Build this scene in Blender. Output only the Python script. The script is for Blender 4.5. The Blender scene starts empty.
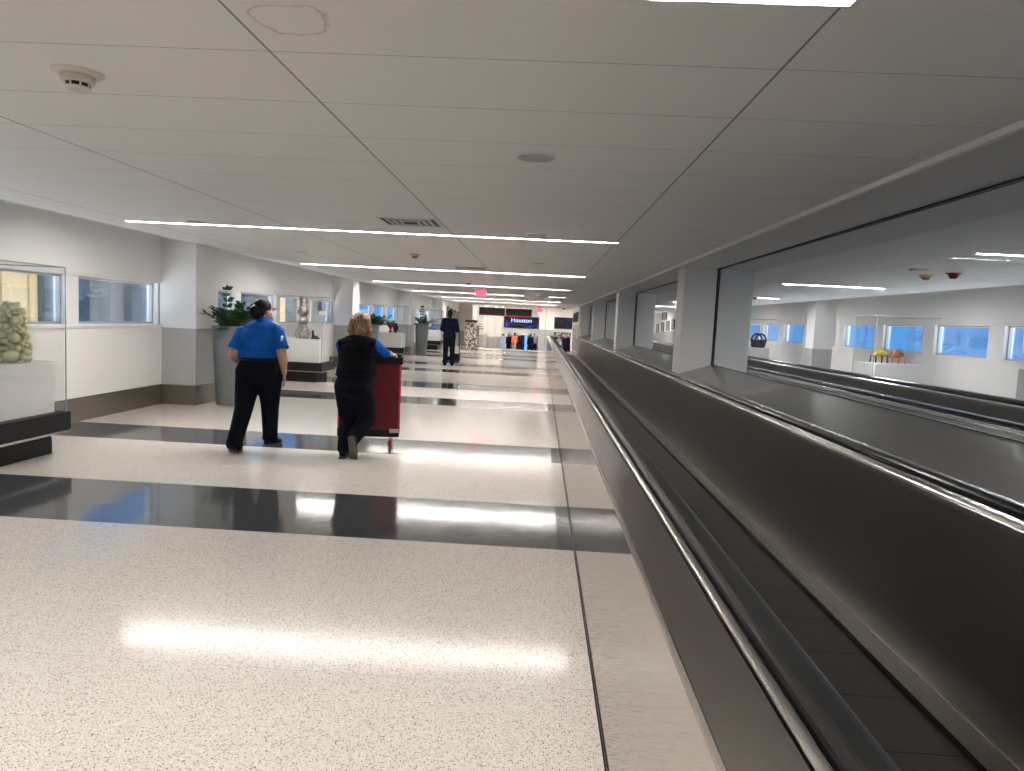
import bpy, bmesh, math, random
from mathutils import Vector, Matrix
random.seed(7)
S = bpy.context.scene
C = S.collection
PI = math.pi

# ------------------------------------------------------------------ materials
def nodes(m):
    m.use_nodes = True
    return m.node_tree.nodes, m.node_tree.links, m.node_tree.nodes['Principled BSDF']

def mat(name, col, rough=.5, metal=0., spec=.5, coat=0., bump=0., bscale=60., var=0., vscale=3., aniso=0.):
    m = bpy.data.materials.new(name)
    n, l, b = nodes(m)
    b.inputs['Base Color'].default_value = (*col, 1)
    b.inputs['Roughness'].default_value = rough
    b.inputs['Metallic'].default_value = metal
    b.inputs['Specular IOR Level'].default_value = spec
    b.inputs['Coat Weight'].default_value = coat
    b.inputs['Coat Roughness'].default_value = .08
    tc = n.new('ShaderNodeTexCoord')
    if bump:
        t = n.new('ShaderNodeTexNoise'); t.inputs['Scale'].default_value = bscale; t.inputs['Detail'].default_value = 4
        l.new(tc.outputs['Object'], t.inputs['Vector'])
        bp = n.new('ShaderNodeBump'); bp.inputs['Strength'].default_value = bump; bp.inputs['Distance'].default_value = .01
        l.new(t.outputs['Fac'], bp.inputs['Height']); l.new(bp.outputs[0], b.inputs['Normal'])
    if var:
        t = n.new('ShaderNodeTexNoise'); t.inputs['Scale'].default_value = vscale; t.inputs['Detail'].default_value = 3
        l.new(tc.outputs['Object'], t.inputs['Vector'])
        mx = n.new('ShaderNodeMix'); mx.data_type = 'RGBA'
        mx.inputs['A'].default_value = (*[c*(1-var) for c in col], 1); mx.inputs['B'].default_value = (*[min(1, c*(1+var)) for c in col], 1)
        l.new(t.outputs['Fac'], mx.inputs['Factor']); l.new(mx.outputs['Result'], b.inputs['Base Color'])
    return m

def emis(name, col, st):
    m = bpy.data.materials.new(name)
    n, l, b = nodes(m)
    b.inputs['Base Color'].default_value = (*col, 1)
    b.inputs['Emission Color'].default_value = (*col, 1)
    b.inputs['Emission Strength'].default_value = st
    return m

def glassmat(name, tint, ior=1.45, refl=1.0, rough=.0):
    m = bpy.data.materials.new(name); m.use_nodes = True
    n, l = m.node_tree.nodes, m.node_tree.links
    n.remove(n['Principled BSDF'])
    out = n['Material Output']
    tr = n.new('ShaderNodeBsdfTransparent'); tr.inputs[0].default_value = (*tint, 1)
    gl = n.new('ShaderNodeBsdfGlossy'); gl.inputs['Roughness'].default_value = rough
    fr = n.new('ShaderNodeFresnel'); fr.inputs[0].default_value = ior
    mu = n.new('ShaderNodeMath'); mu.operation = 'MULTIPLY'; mu.inputs[1].default_value = refl
    mx = n.new('ShaderNodeMixShader')
    l.new(fr.outputs[0], mu.inputs[0]); l.new(mu.outputs[0], mx.inputs[0])
    l.new(tr.outputs[0], mx.inputs[1]); l.new(gl.outputs[0], mx.inputs[2]); l.new(mx.outputs[0], out.inputs[0])
    return m

def brushed(name, col, rough, axis, strength=.02, metal=1.):
    """brushed steel: fine streaks stretched along one object axis"""
    m = bpy.data.materials.new(name)
    n, l, b = nodes(m)
    b.inputs['Base Color'].default_value = (*col, 1); b.inputs['Metallic'].default_value = metal; b.inputs['Roughness'].default_value = rough
    tc = n.new('ShaderNodeTexCoord'); mp = n.new('ShaderNodeMapping')
    sc = [90, 90, 90]; sc[axis] = 1.2
    mp.inputs['Scale'].default_value = sc
    t = n.new('ShaderNodeTexNoise'); t.inputs['Scale'].default_value = 1; t.inputs['Detail'].default_value = 3
    l.new(tc.outputs['Object'], mp.inputs['Vector']); l.new(mp.outputs[0], t.inputs['Vector'])
    bp = n.new('ShaderNodeBump'); bp.inputs['Strength'].default_value = strength; bp.inputs['Distance'].default_value = .01
    l.new(t.outputs['Fac'], bp.inputs['Height']); l.new(bp.outputs[0], b.inputs['Normal'])
    t2 = n.new('ShaderNodeTexNoise'); t2.inputs['Scale'].default_value = 1.3; t2.inputs['Detail'].default_value = 5
    l.new(tc.outputs['Object'], t2.inputs['Vector'])
    mr = n.new('ShaderNodeMapRange'); mr.inputs['To Min'].default_value = rough*.85; mr.inputs['To Max'].default_value = rough*1.2
    l.new(t2.outputs['Fac'], mr.inputs['Value']); l.new(mr.outputs[0], b.inputs['Roughness'])
    return m

def terrazzo(name, base, chips, rough=.13, dens=.32, spec=.5):
    m = bpy.data.materials.new(name)
    n, l, b = nodes(m)
    tc = n.new('ShaderNodeTexCoord')
    def vor(scale):
        v = n.new('ShaderNodeTexVoronoi'); v.inputs['Scale'].default_value = scale; v.inputs['Randomness'].default_value = 1
        l.new(tc.outputs['Object'], v.inputs['Vector']); return v
    prev = None
    col = n.new('ShaderNodeRGB'); col.outputs[0].default_value = (*base, 1)
    prev = col.outputs[0]
    # slow, real cloudiness of the mix
    t = n.new('ShaderNodeTexNoise'); t.inputs['Scale'].default_value = 9; t.inputs['Detail'].default_value = 3
    l.new(tc.outputs['Object'], t.inputs['Vector'])
    mr = n.new('ShaderNodeMapRange'); mr.inputs['To Min'].default_value = .94; mr.inputs['To Max'].default_value = 1.05
    l.new(t.outputs['Fac'], mr.inputs['Value'])
    mm = n.new('ShaderNodeVectorMath'); mm.operation = 'SCALE'
    l.new(prev, mm.inputs[0]); l.new(mr.outputs[0], mm.inputs['Scale']); prev = mm.outputs[0]
    for scale, ccol, thr, keep in chips:
        v = vor(scale)
        sep = n.new('ShaderNodeSeparateColor'); l.new(v.outputs['Color'], sep.inputs[0])
        k = n.new('ShaderNodeMath'); k.operation = 'LESS_THAN'; k.inputs[1].default_value = keep; l.new(sep.outputs[0], k.inputs[0])
        d = n.new('ShaderNodeMath'); d.operation = 'LESS_THAN'; d.inputs[1].default_value = thr; l.new(v.outputs['Distance'], d.inputs[0])
        a = n.new('ShaderNodeMath'); a.operation = 'MULTIPLY'; l.new(k.outputs[0], a.inputs[0]); l.new(d.outputs[0], a.inputs[1])
        mx = n.new('ShaderNodeMix'); mx.data_type = 'RGBA'
        l.new(a.outputs[0], mx.inputs['Factor']); l.new(prev, mx.inputs['A']); mx.inputs['B'].default_value = (*ccol, 1)
        prev = mx.outputs['Result']
    # thin divider joints between poured panels
    sp = n.new('ShaderNodeSeparateXYZ'); l.new(tc.outputs['Object'], sp.inputs[0])
    def joint(o, off, per, w):
        a = n.new('ShaderNodeMath'); a.operation = 'ADD'; a.inputs[1].default_value = 1000*per-off; l.new(o, a.inputs[0])
        f = n.new('ShaderNodeMath'); f.operation = 'MODULO'; f.inputs[1].default_value = per; l.new(a.outputs[0], f.inputs[0])
        c = n.new('ShaderNodeMath'); c.operation = 'LESS_THAN'; c.inputs[1].default_value = w; l.new(f.outputs[0], c.inputs[0])
        return c.outputs[0]
    j1 = joint(sp.outputs[0], -1.17, 2.96, .003); j2 = joint(sp.outputs[1], 2.93, 3.05, .004)
    jm = n.new('ShaderNodeMath'); jm.operation = 'MAXIMUM'; l.new(j1, jm.inputs[0]); l.new(j2, jm.inputs[1])
    jf = n.new('ShaderNodeMath'); jf.operation = 'MULTIPLY'; jf.inputs[1].default_value = .28; l.new(jm.outputs[0], jf.inputs[0])
    mx = n.new('ShaderNodeMix'); mx.data_type = 'RGBA'; l.new(jf.outputs[0], mx.inputs['Factor']); l.new(prev, mx.inputs['A']); mx.inputs['B'].default_value = (.12, .1, .09, 1)
    l.new(mx.outputs['Result'], b.inputs['Base Color'])
    b.inputs['Roughness'].default_value = rough
    b.inputs['Specular IOR Level'].default_value = spec
    # gentle waviness of the polished surface
    t = n.new('ShaderNodeTexNoise'); t.inputs['Scale'].default_value = 3.0; t.inputs['Detail'].default_value = 2
    l.new(tc.outputs['Object'], t.inputs['Vector'])
    bp = n.new('ShaderNodeBump'); bp.inputs['Strength'].default_value = .10; bp.inputs['Distance'].default_value = .01
    l.new(t.outputs['Fac'], bp.inputs['Height']); l.new(bp.outputs[0], b.inputs['Normal'])
    return m

def tilemat(name, col, x0, px, y0, py, stain=None):
    m = bpy.data.materials.new(name)
    n, l, b = nodes(m)
    tc = n.new('ShaderNodeTexCoord'); sp = n.new('ShaderNodeSeparateXYZ'); l.new(tc.outputs['Object'], sp.inputs[0])
    def joint(o, off, per, w):
        a = n.new('ShaderNodeMath'); a.operation = 'ADD'; a.inputs[1].default_value = 1000*per-off+w/2; l.new(o, a.inputs[0])
        f = n.new('ShaderNodeMath'); f.operation = 'MODULO'; f.inputs[1].default_value = per; l.new(a.outputs[0], f.inputs[0])
        c = n.new('ShaderNodeMath'); c.operation = 'LESS_THAN'; c.inputs[1].default_value = w; l.new(f.outputs[0], c.inputs[0])
        return c.outputs[0]
    j1 = joint(sp.outputs[0], x0, px, .009); j2 = joint(sp.outputs[1], y0, py, .0035)
    jm = n.new('ShaderNodeMath'); jm.operation = 'MAXIMUM'; l.new(j1, jm.inputs[0]); l.new(j2, jm.inputs[1])
    jf = n.new('ShaderNodeMath'); jf.operation = 'MULTIPLY'; jf.inputs[1].default_value = .75; l.new(jm.outputs[0], jf.inputs[0])
    base = n.new('ShaderNodeRGB'); base.outputs[0].default_value = (*col, 1); prev = base.outputs[0]
    if stain:
        sx, sy, r = stain
        t = n.new('ShaderNodeTexNoise'); t.inputs['Scale'].default_value = 7; t.inputs['Detail'].default_value = 4
        l.new(tc.outputs['Object'], t.inputs['Vector'])
        d = n.new('ShaderNodeVectorMath'); d.operation = 'DISTANCE'; d.inputs[1].default_value = (sx, sy, 0)
        cx = n.new('ShaderNodeCombineXYZ'); l.new(sp.outputs[0], cx.inputs[0]); l.new(sp.outputs[1], cx.inputs[1]); l.new(cx.outputs[0], d.inputs[0])
        ma = n.new('ShaderNodeMath'); ma.operation = 'MULTIPLY_ADD'; ma.inputs[1].default_value = .16; l.new(t.outputs['Fac'], ma.inputs[0]); l.new(d.outputs['Value'], ma.inputs[2])
        s = n.new('ShaderNodeMath'); s.operation = 'SUBTRACT'; s.inputs[1].default_value = r+.08; l.new(ma.outputs[0], s.inputs[0])
        ab = n.new('ShaderNodeMath'); ab.operation = 'ABSOLUTE'; l.new(s.outputs[0], ab.inputs[0])
        mr = n.new('ShaderNodeMapRange'); mr.inputs['From Max'].default_value = .012; mr.inputs['To Min'].default_value = .55; mr.inputs['To Max'].default_value = 0; l.new(ab.outputs[0], mr.inputs['Value'])
        mx = n.new('ShaderNodeMix'); mx.data_type = 'RGBA'; l.new(mr.outputs[0], mx.inputs['Factor']); l.new(prev, mx.inputs['A']); mx.inputs['B'].default_value = (.52, .4, .26, 1)
        prev = mx.outputs['Result']
    mx = n.new('ShaderNodeMix'); mx.data_type = 'RGBA'; l.new(jf.outputs[0], mx.inputs['Factor']); l.new(prev, mx.inputs['A']); mx.inputs['B'].default_value = (.06, .05, .045, 1)
    l.new(mx.outputs['Result'], b.inputs['Base Color'])
    b.inputs['Roughness'].default_value = .75; b.inputs['Specular IOR Level'].default_value = .25
    return m

def grooved(name):
    m = bpy.data.materials.new(name)
    n, l, b = nodes(m)
    tc = n.new('ShaderNodeTexCoord'); sp = n.new('ShaderNodeSeparateXYZ'); l.new(tc.outputs['Object'], sp.inputs[0])
    f = n.new('ShaderNodeMath'); f.operation = 'MODULO'; f.inputs[1].default_value = .009
    a = n.new('ShaderNodeMath'); a.operation = 'ADD'; a.inputs[1].default_value = 50; l.new(sp.outputs[0], a.inputs[0]); l.new(a.outputs[0], f.inputs[0])
    c = n.new('ShaderNodeMath'); c.operation = 'LESS_THAN'; c.inputs[1].default_value = .0035; l.new(f.outputs[0], c.inputs[0])
    a2 = n.new('ShaderNodeMath'); a2.operation = 'ADD'; a2.inputs[1].default_value = 100*.409-2.905; l.new(sp.outputs[1], a2.inputs[0])
    f2 = n.new('ShaderNodeMath'); f2.operation = 'MODULO'; f2.inputs[1].default_value = .409; l.new(a2.outputs[0], f2.inputs[0])
    c2 = n.new('ShaderNodeMath'); c2.operation = 'LESS_THAN'; c2.inputs[1].default_value = .008; l.new(f2.outputs[0], c2.inputs[0])
    f3 = n.new('ShaderNodeMath'); f3.operation = 'MODULO'; f3.inputs[1].default_value = .0105
    l.new(a2.outputs[0], f3.inputs[0])
    c3 = n.new('ShaderNodeMath'); c3.operation = 'LESS_THAN'; c3.inputs[1].default_value = .004; l.new(f3.outputs[0], c3.inputs[0])
    c4 = n.new('ShaderNodeMath'); c4.operation = 'MULTIPLY'; l.new(c.outputs[0], c4.inputs[0]); l.new(c3.outputs[0], c4.inputs[1])
    mx = n.new('ShaderNodeMix'); mx.data_type = 'RGBA'; mx.inputs['A'].default_value = (.012, .012, .013, 1); mx.inputs['B'].default_value = (.16, .155, .15, 1)
    l.new(c4.outputs[0], mx.inputs['Factor'])
    mx2 = n.new('ShaderNodeMix'); mx2.data_type = 'RGBA'; l.new(c2.outputs[0], mx2.inputs['Factor']); l.new(mx.outputs['Result'], mx2.inputs['A']); mx2.inputs['B'].default_value = (.004, .004, .004, 1)
    l.new(mx2.outputs['Result'], b.inputs['Base Color'])
    b.inputs['Roughness'].default_value = .5; b.inputs['Specular IOR Level'].default_value = .2
    return m

def gridmat(name, c1, c2, s):
    m = bpy.data.materials.new(name)
    n, l, b = nodes(m)
    tc = n.new('ShaderNodeTexCoord'); ck = n.new('ShaderNodeTexBrick')
    mp = n.new('ShaderNodeMapping'); mp.inputs['Rotation'].default_value = (PI/2, 0, 0)
    l.new(tc.outputs['Object'], mp.inputs[0]); l.new(mp.outputs[0], ck.inputs['Vector'])
    ck.inputs['Color1'].default_value = (*c1, 1); ck.inputs['Color2'].default_value = (*[c*.8 for c in c1], 1); ck.inputs['Mortar'].default_value = (*c2, 1)
    ck.offset = 0; ck.inputs['Scale'].default_value = s; ck.inputs['Brick Width'].default_value = 1; ck.inputs['Row Height'].default_value = 1; ck.inputs['Mortar Size'].default_value = .12
    l.new(ck.outputs['Color'], b.inputs['Base Color']); b.inputs['Roughness'].default_value = .7
    return m

def noisemix(name, c1, c2, scale, lo=.4, hi=.6, rough=.6, metal=0., kind='noise', stretch=(1, 1, 1), est=0.):
    m = bpy.data.materials.new(name)
    n, l, b = nodes(m)
    tc = n.new('ShaderNodeTexCoord'); mp = n.new('ShaderNodeMapping'); mp.inputs['Scale'].default_value = stretch
    l.new(tc.outputs['Object'], mp.inputs[0])
    if kind == 'noise':
        t = n.new('ShaderNodeTexNoise'); t.inputs['Scale'].default_value = scale; o = t.outputs['Fac']
    else:
        t = n.new('ShaderNodeTexVoronoi'); t.inputs['Scale'].default_value = scale
        sc = n.new('ShaderNodeSeparateColor'); l.new(t.outputs['Color'], sc.inputs[0]); o = sc.outputs[0]
    l.new(mp.outputs[0], t.inputs['Vector'])
    r = n.new('ShaderNodeMapRange'); r.inputs['From Min'].default_value = lo; r.inputs['From Max'].default_value = hi; l.new(o, r.inputs['Value'])
    mx = n.new('ShaderNodeMix'); mx.data_type = 'RGBA'; mx.inputs['A'].default_value = (*c1, 1); mx.inputs['B'].default_value = (*c2, 1)
    l.new(r.outputs[0], mx.inputs['Factor']); l.new(mx.outputs['Result'], b.inputs['Base Color'])
    b.inputs['Roughness'].default_value = rough; b.inputs['Metallic'].default_value = metal
    if est:
        l.new(mx.outputs['Result'], b.inputs['Emission Color']); b.inputs['Emission Strength'].default_value = est
    return m

M = {}
M['terr'] = terrazzo('terrazzo_beige', (.64, .595, .545), [(125, (.22, .165, .115), .35, .36), (170, (.82, .79, .74), .40, .42), (105, (.36, .29, .22), .27, .28), (100, (.06, .05, .045), .28, .16)], rough=.12, spec=.15)
M['dark'] = terrazzo('terrazzo_charcoal', (.062, .064, .07), [(150, (.02, .02, .022), .3, .4), (170, (.24, .24, .24), .28, .25), (110, (.12, .12, .125), .3, .4)], rough=.09, spec=.65)
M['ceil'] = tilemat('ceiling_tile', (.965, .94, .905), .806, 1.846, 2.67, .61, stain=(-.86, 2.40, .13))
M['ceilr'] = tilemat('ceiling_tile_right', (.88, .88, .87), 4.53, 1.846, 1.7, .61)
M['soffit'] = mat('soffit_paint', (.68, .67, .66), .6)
M['white'] = mat('white_wall_paint', (.90, .885, .86), .5, bump=.02, bscale=90)
M['panel'] = mat('white_laminate', (.88, .85, .82), .35)
M['grey'] = mat('grey_laminate', (.42, .42, .42), .32)
M['base'] = brushed('brown_steel_baseboard', (.33, .30, .26), .3, 0, .01)
M['steelframe'] = mat('window_frame_aluminium', (.55, .54, .52), .4, .6)
M['polish'] = brushed('polished_steel_panel', (.80, .77, .74), .07, 2, .012)
M['deck'] = brushed('satin_steel_deck', (.27, .245, .222), .30, 1, .012)
M['inner'] = brushed('dark_brushed_panel', (.40, .375, .35), .32, 2, .02)
M['chrome'] = mat('bright_steel_bar', (.72, .69, .66), .2, 1)
M['trimst'] = mat('flat_steel_trim', (.5, .47, .44), .35, 1)
M['rubber'] = mat('black_handrail_rubber', (.012, .012, .013), .16, 0, .5)
M['rubbers'] = mat('worn_handrail_rubber', (.012, .012, .012), .4, 0, .16)
M['cover'] = mat('dark_cover_strip', (.05, .046, .042), .65, 0, .08)
M['sill'] = mat('grey_sill_laminate', (.19, .18, .17), .22, 0, .5, bump=.006, bscale=300)
M['column'] = mat('column_paint', (.76, .75, .73), .45)
M['black'] = mat('matte_black', (.010, .010, .011), .5, 0, .25)
M['slot'] = mat('black_glazing_channel', (.01, .01, .01), .5)
M['tread'] = grooved('grooved_tread')
M['skirt'] = brushed('skirt_steel', (.16, .15, .14), .35, 1, .02)
M['led'] = emis('led_diffuser', (1, .955, .90), 166)
M['ledn'] = emis('led_diffuser_dimmed', (1, .955, .90), 112)
M['ledr'] = emis('led_diffuser_cool', (1, .97, .94), 330)
M['ledend'] = mat('light_housing', (.8, .8, .8), .4)
M['wglass'] = glassmat('window_glass', (.93, .96, .98), 1.35, .45)
M['pglass'] = glassmat('partition_glass', (.95, .97, .985), 1.35, .025)
M['cglass'] = glassmat('case_glass', (.985, .99, .99), 1.3, .14)
M['gedge'] = mat('glass_edge', (.35, .42, .45), .15)
M['pot'] = mat('grey_planter', (.17, .185, .2), .38)
M['soil'] = mat('soil', (.03, .02, .015), .9, bump=.5, bscale=80)
M['leaf'] = mat('glossy_leaf', (.03, .085, .022), .3, var=.4, vscale=20)
M['stem'] = mat('plant_stem', (.05, .09, .025), .5)
M['pale'] = mat('pale_green_ceramic', (.72, .70, .42), .45, var=.12, vscale=9, bump=.04)
M['silver'] = noisemix('silver_mosaic', (.16, .13, .12), (.62, .58, .56), 42, .2, .8, .3, .5, 'vor')
M['patch'] = noisemix('brown_white_patch', (.17, .08, .04), (.8, .74, .68), 17, .35, .6, .6, 0, 'vor')
M['darkstone'] = mat('dark_stone', (.03, .035, .035), .3)
M['redcer'] = mat('crimson_ceramic', (.35, .02, .035), .35)
M['navycer'] = mat('navy_ceramic', (.03, .035, .06), .4)
M['bluecer'] = mat('blue_ceramic', (.08, .18, .4), .4)
M['yellow'] = mat('yellow_enamel', (.62, .50, .06), .4)
M['orange'] = mat('rust_enamel', (.5, .14, .05), .4)
M['wicker'] = noisemix('dark_wicker', (.02, .018, .017), (.2, .15, .11), 60, .4, .7, .7)
M['plastic'] = mat('white_plastic', (.75, .71, .62), .4)
M['tan'] = mat('aged_plastic', (.5, .38, .17), .45)
M['redp'] = mat('dark_red_plastic', (.22, .015, .02), .35)
M['grille'] = mat('grey_grille', (.42, .40, .37), .5)
M['alum'] = mat('diffuser_metal', (.55, .54, .53), .3, .5)
M['skin'] = mat('skin', (.47, .25, .17), .5, bump=.03)
M['skin2'] = mat('skin_dark', (.05, .025, .017), .6, 0, .2)
M['hairb'] = mat('black_hair', (.005, .004, .004), .5, 0, .18, bump=.3, bscale=40)
M['hairy'] = noisemix('blonde_brown_hair', (.05, .025, .012), (.34, .19, .085), 30, .35, .65, .5, stretch=(2.2, 2.2, .35))
M['shirt'] = mat('royal_blue_shirt', (.006, .085, .38), .85, 0, .15, var=.12, vscale=6, bump=.05, bscale=25)
M['trous'] = mat('dark_navy_trousers', (.006, .007, .012), .9, 0, .08, bump=.05, bscale=25)
M['vest'] = mat('black_vest', (.005, .005, .007), .9, 0, .08, bump=.06, bscale=25)
M['shoe'] = mat('black_shoe', (.006, .006, .007), .5, 0, .15)
M['sole'] = mat('worn_grey_sole', (.10, .08, .065), .8, bump=.2, bscale=60)
M['patchw'] = mat('white_patch', (.75, .77, .8), .6)
M['glove'] = mat('pale_blue_glove', (.5, .68, .8), .4)
M['cartred'] = gridmat('red_woven_cover', (.20, .004, .016), (.07, .003, .008), 38)
M['cartedge'] = mat('red_piping', (.38, .01, .03), .5)
M['wheelred'] = mat('red_wheel', (.3, .06, .05), .5)
M['sign'] = mat('dark_sign_face', (.022, .026, .026), .35)
M['signred'] = emis('red_sign_edge', (.5, .02, .05), .5)
M['exit'] = emis('exit_red_glow', (1, .03, .10), 4.5)
M['exitbg'] = emis('exit_panel_pink', (1, .12, .2), 1.0)
M['screen'] = noisemix('dark_blue_screen', (.001, .002, .008), (.02, .07, .36), 2.2, .48, .75, .2, 0, est=.35)
M['screen2'] = noisemix('night_blue_screen', (.001, .002, .005), (.01, .03, .2), 1.6, .5, .8, .2, 0, est=.8)
M['text'] = emis('screen_lettering', (.6, .75, 1), .6)
M['textw'] = mat('white_lettering', (.85, .85, .85), .5)
M['bluelamp'] = emis('blue_lit_column', (.06, .18, 1), 3.5)
M['hall'] = mat('hall_wall', (.8, .77, .72), .6)
M['photo'] = noisemix('framed_photo_print', (.03, .03, .03), (.55, .53, .5), 6, .4, .6, .4)
M['fblack'] = mat('black_picture_frame', (.02, .018, .016), .4)
M['vis'] = mat('orange_vest', (.85, .2, .07), .7)
M['coatr'] = mat('red_coat', (.6, .05, .1), .7)
M['coatg'] = mat('grey_coat', (.3, .3, .32), .7)
M['lightblue'] = mat('light_blue_board', (.36, .47, .68), .5)
M['bgrey'] = noisemix('corrugated_cladding', (.10, .095, .088), (.14, .135, .125), 1.2, .35, .65, .6, stretch=(.1, 3, .1))
M['bdark'] = mat('outside_dark_glass', (.02, .03, .05), .25)  # even dark blue glazing colour of the building outside
M['cream'] = mat('cream_panel', (.42, .30, .15), .6)
M['cream'].node_tree.nodes['Principled BSDF'].inputs['Emission Color'].default_value = (1, .74, .36, 1)
M['cream'].node_tree.nodes['Principled BSDF'].inputs['Emission Strength'].default_value = .45
M['creamw'] = mat('cream_mullion', (.7, .6, .42), .6)
M['bpale'] = mat('pale_blue_concrete', (.08, .10, .12), .7)

# ------------------------------------------------------------------ mesh helpers
class MB:
    def __init__(s): s.v = []; s.f = []; s.mi = []
    def add(s, vs, fs, mi=0):
        o = len(s.v); s.v += [tuple(v) for v in vs]; s.f += [tuple(i+o for i in f) for f in fs]; s.mi += [mi]*len(fs)
    def box(s, x0, x1, y0, y1, z0, z1, mi=0):
        x0, x1 = min(x0, x1), max(x0, x1); y0, y1 = min(y0, y1), max(y0, y1); z0, z1 = min(z0, z1), max(z0, z1)
        s.add([(x0,y0,z0),(x1,y0,z0),(x1,y1,z0),(x0,y1,z0),(x0,y0,z1),(x1,y0,z1),(x1,y1,z1),(x0,y1,z1)],
              [(0,3,2,1),(4,5,6,7),(0,1,5,4),(1,2,6,5),(2,3,7,6),(3,0,4,7)], mi); return s
    def prof(s, pts, y0, y1, mi=0):           # closed (x,z) profile swept along y
        n = len(pts)
        s.add([(x, y0, z) for x, z in pts]+[(x, y1, z) for x, z in pts],
              [(i, (i+1) % n, n+(i+1) % n, n+i) for i in range(n)]+[tuple(range(n-1, -1, -1)), tuple(range(n, 2*n))], mi); return s
    def lathe(s, c, prof, seg=24, sx=1, sy=1, mi=0):   # prof: list (r, z)
        o = []
        for r, z in prof:
            for k in range(seg):
                a = 2*PI*k/seg; o.append((c[0]+r*math.cos(a)*sx, c[1]+r*math.sin(a)*sy, c[2]+z))
        fs = []
        for i in range(len(prof)-1):
            for k in range(seg):
                fs.append((i*seg+k, i*seg+(k+1) % seg, (i+1)*seg+(k+1) % seg, (i+1)*seg+k))
        fs.append(tuple(range(seg-1, -1, -1))); fs.append(tuple((len(prof)-1)*seg+k for k in range(seg)))
        s.add(o, fs, mi); return s
    def cap(s, p, q, r1, r2, seg=14, mi=0, fx=1.0):     # tapered capsule
        p = Vector(p); q = Vector(q); d = q-p; L = d.length
        if L < 1e-6: d = Vector((0, 0, 1)); L = 1e-6
        d.normalize(); a = Vector((1, 0, 0)) if abs(d.x) < .9 else Vector((0, 1, 0))
        u = d.cross(a).normalized(); w = d.cross(u)
        rings = []
        for k in range(1, 5): t = PI/2*k/5; rings.append((-r1*math.cos(t), r1*math.sin(t)))
        rings.append((0, r1)); rings.append((L, r2))
        for k in range(1, 5): t = PI/2*k/5; rings.append((L+r2*math.sin(t), r2*math.cos(t)))
        vs = [p-d*r1]
        for h, r in rings:
            for k in range(seg):
                an = 2*PI*k/seg; vs.append(p+d*h+(u*math.cos(an)+w*math.sin(an))*r)
        vs.append(q+d*r2)
        n = len(rings); fs = []
        for k in range(seg): fs.append((0, 1+(k+1) % seg, 1+k))
        for i in range(n-1):
            for k in range(seg):
                b = 1+i*seg; fs.append((b+k, b+(k+1) % seg, b+seg+(k+1) % seg, b+seg+k))
        b = 1+(n-1)*seg
        for k in range(seg): fs.append((b+k, b+(k+1) % seg, len(vs)-1))
        s.add(vs, fs, mi); return s
    def ell(s, c, r, rot=None, seg=18, ring=10, mi=0):
        c = Vector(c); R = rot or Matrix.Identity(3)
        vs = [c+R@Vector((0, 0, -r[2]))]
        for i in range(1, ring):
            t = -PI/2+PI*i/ring
            for k in range(seg):
                a = 2*PI*k/seg; vs.append(c+R@Vector((r[0]*math.cos(t)*math.cos(a), r[1]*math.cos(t)*math.sin(a), r[2]*math.sin(t))))
        vs.append(c+R@Vector((0, 0, r[2]))); fs = []
        for k in range(seg): fs.append((0, 1+(k+1) % seg, 1+k))
        for i in range(ring-2):
            for k in range(seg):
                b = 1+i*seg; fs.append((b+k, b+(k+1) % seg, b+seg+(k+1) % seg, b+seg+k))
        b = 1+(ring-2)*seg
        for k in range(seg): fs.append((b+k, b+(k+1) % seg, len(vs)-1))
        s.add(vs, fs, mi); return s
    def build(s, name, m, parent=None, smooth=False, bevel=0, remesh=0, sm_it=0):
        me = bpy.data.meshes.new(name)
        off = Vector(parent_loc(parent)) if parent else Vector((0, 0, 0))
        me.from_pydata([tuple(Vector(v)-off) for v in s.v], [], s.f)
        ms = m if isinstance(m, (list, tuple)) else [m]
        for k in ms: me.materials.append(k)
        for i, p in enumerate(me.polygons):
            p.material_index = s.mi[i]; p.use_smooth = smooth
        me.update()
        o = bpy.data.objects.new(name, me); C.objects.link(o)
        if parent: o.parent = parent
        if bevel:
            b = o.modifiers.new('bevel', 'BEVEL'); b.width = bevel; b.segments = 2; b.limit_method = 'ANGLE'
        if remesh:
            r = o.modifiers.new('remesh', 'REMESH'); r.mode = 'VOXEL'; r.voxel_size = remesh; r.use_smooth_shade = True
            if sm_it:
                q = o.modifiers.new('smooth', 'SMOOTH'); q.factor = .5; q.iterations = sm_it
        return o

def parent_loc(o):
    v = Vector((0, 0, 0))
    while o is not None: v += o.location; o = o.parent
    return v
def tag(o, label=None, cat=None, group=None, kind=None):
    if label: o['label'] = label
    if cat: o['category'] = cat
    if group: o['group'] = group
    if kind: o['kind'] = kind
    return o
def empty(name, loc, label, cat, group=None):
    o = bpy.data.objects.new(name, None); o.empty_display_size = .1; C.objects.link(o); o.location = loc
    return tag(o, label, cat, group)
def struct(name, mb, m, **k):
    o = mb.build(name, m, **k); o['kind'] = 'structure'; return o
def B(*a, **k): return MB().box(*a, **k)
def textobj(name, body, size, loc, rot, m, parent=None, ext=.002, align='CENTER'):
    cu = bpy.data.curves.new(name, 'FONT'); cu.body = body; cu.size = size; cu.align_x = align; cu.align_y = 'CENTER'; cu.extrude = ext
    cu.materials.append(m)
    tmp = bpy.data.objects.new(name, cu); C.objects.link(tmp)
    me = bpy.data.meshes.new_from_object(tmp.evaluated_get(bpy.context.evaluated_depsgraph_get()))
    bpy.data.objects.remove(tmp); me.materials.clear(); me.materials.append(m)
    o = bpy.data.objects.new(name, me); C.objects.link(o); o.rotation_euler = rot
    o.location = Vector(loc)-(parent_loc(parent) if parent else Vector((0, 0, 0)))
    if parent: o.parent = parent
    return o

CZ = 2.485     # ceiling height
Y0, YE = -7.0, 39.0
BAY = 9.15

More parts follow.
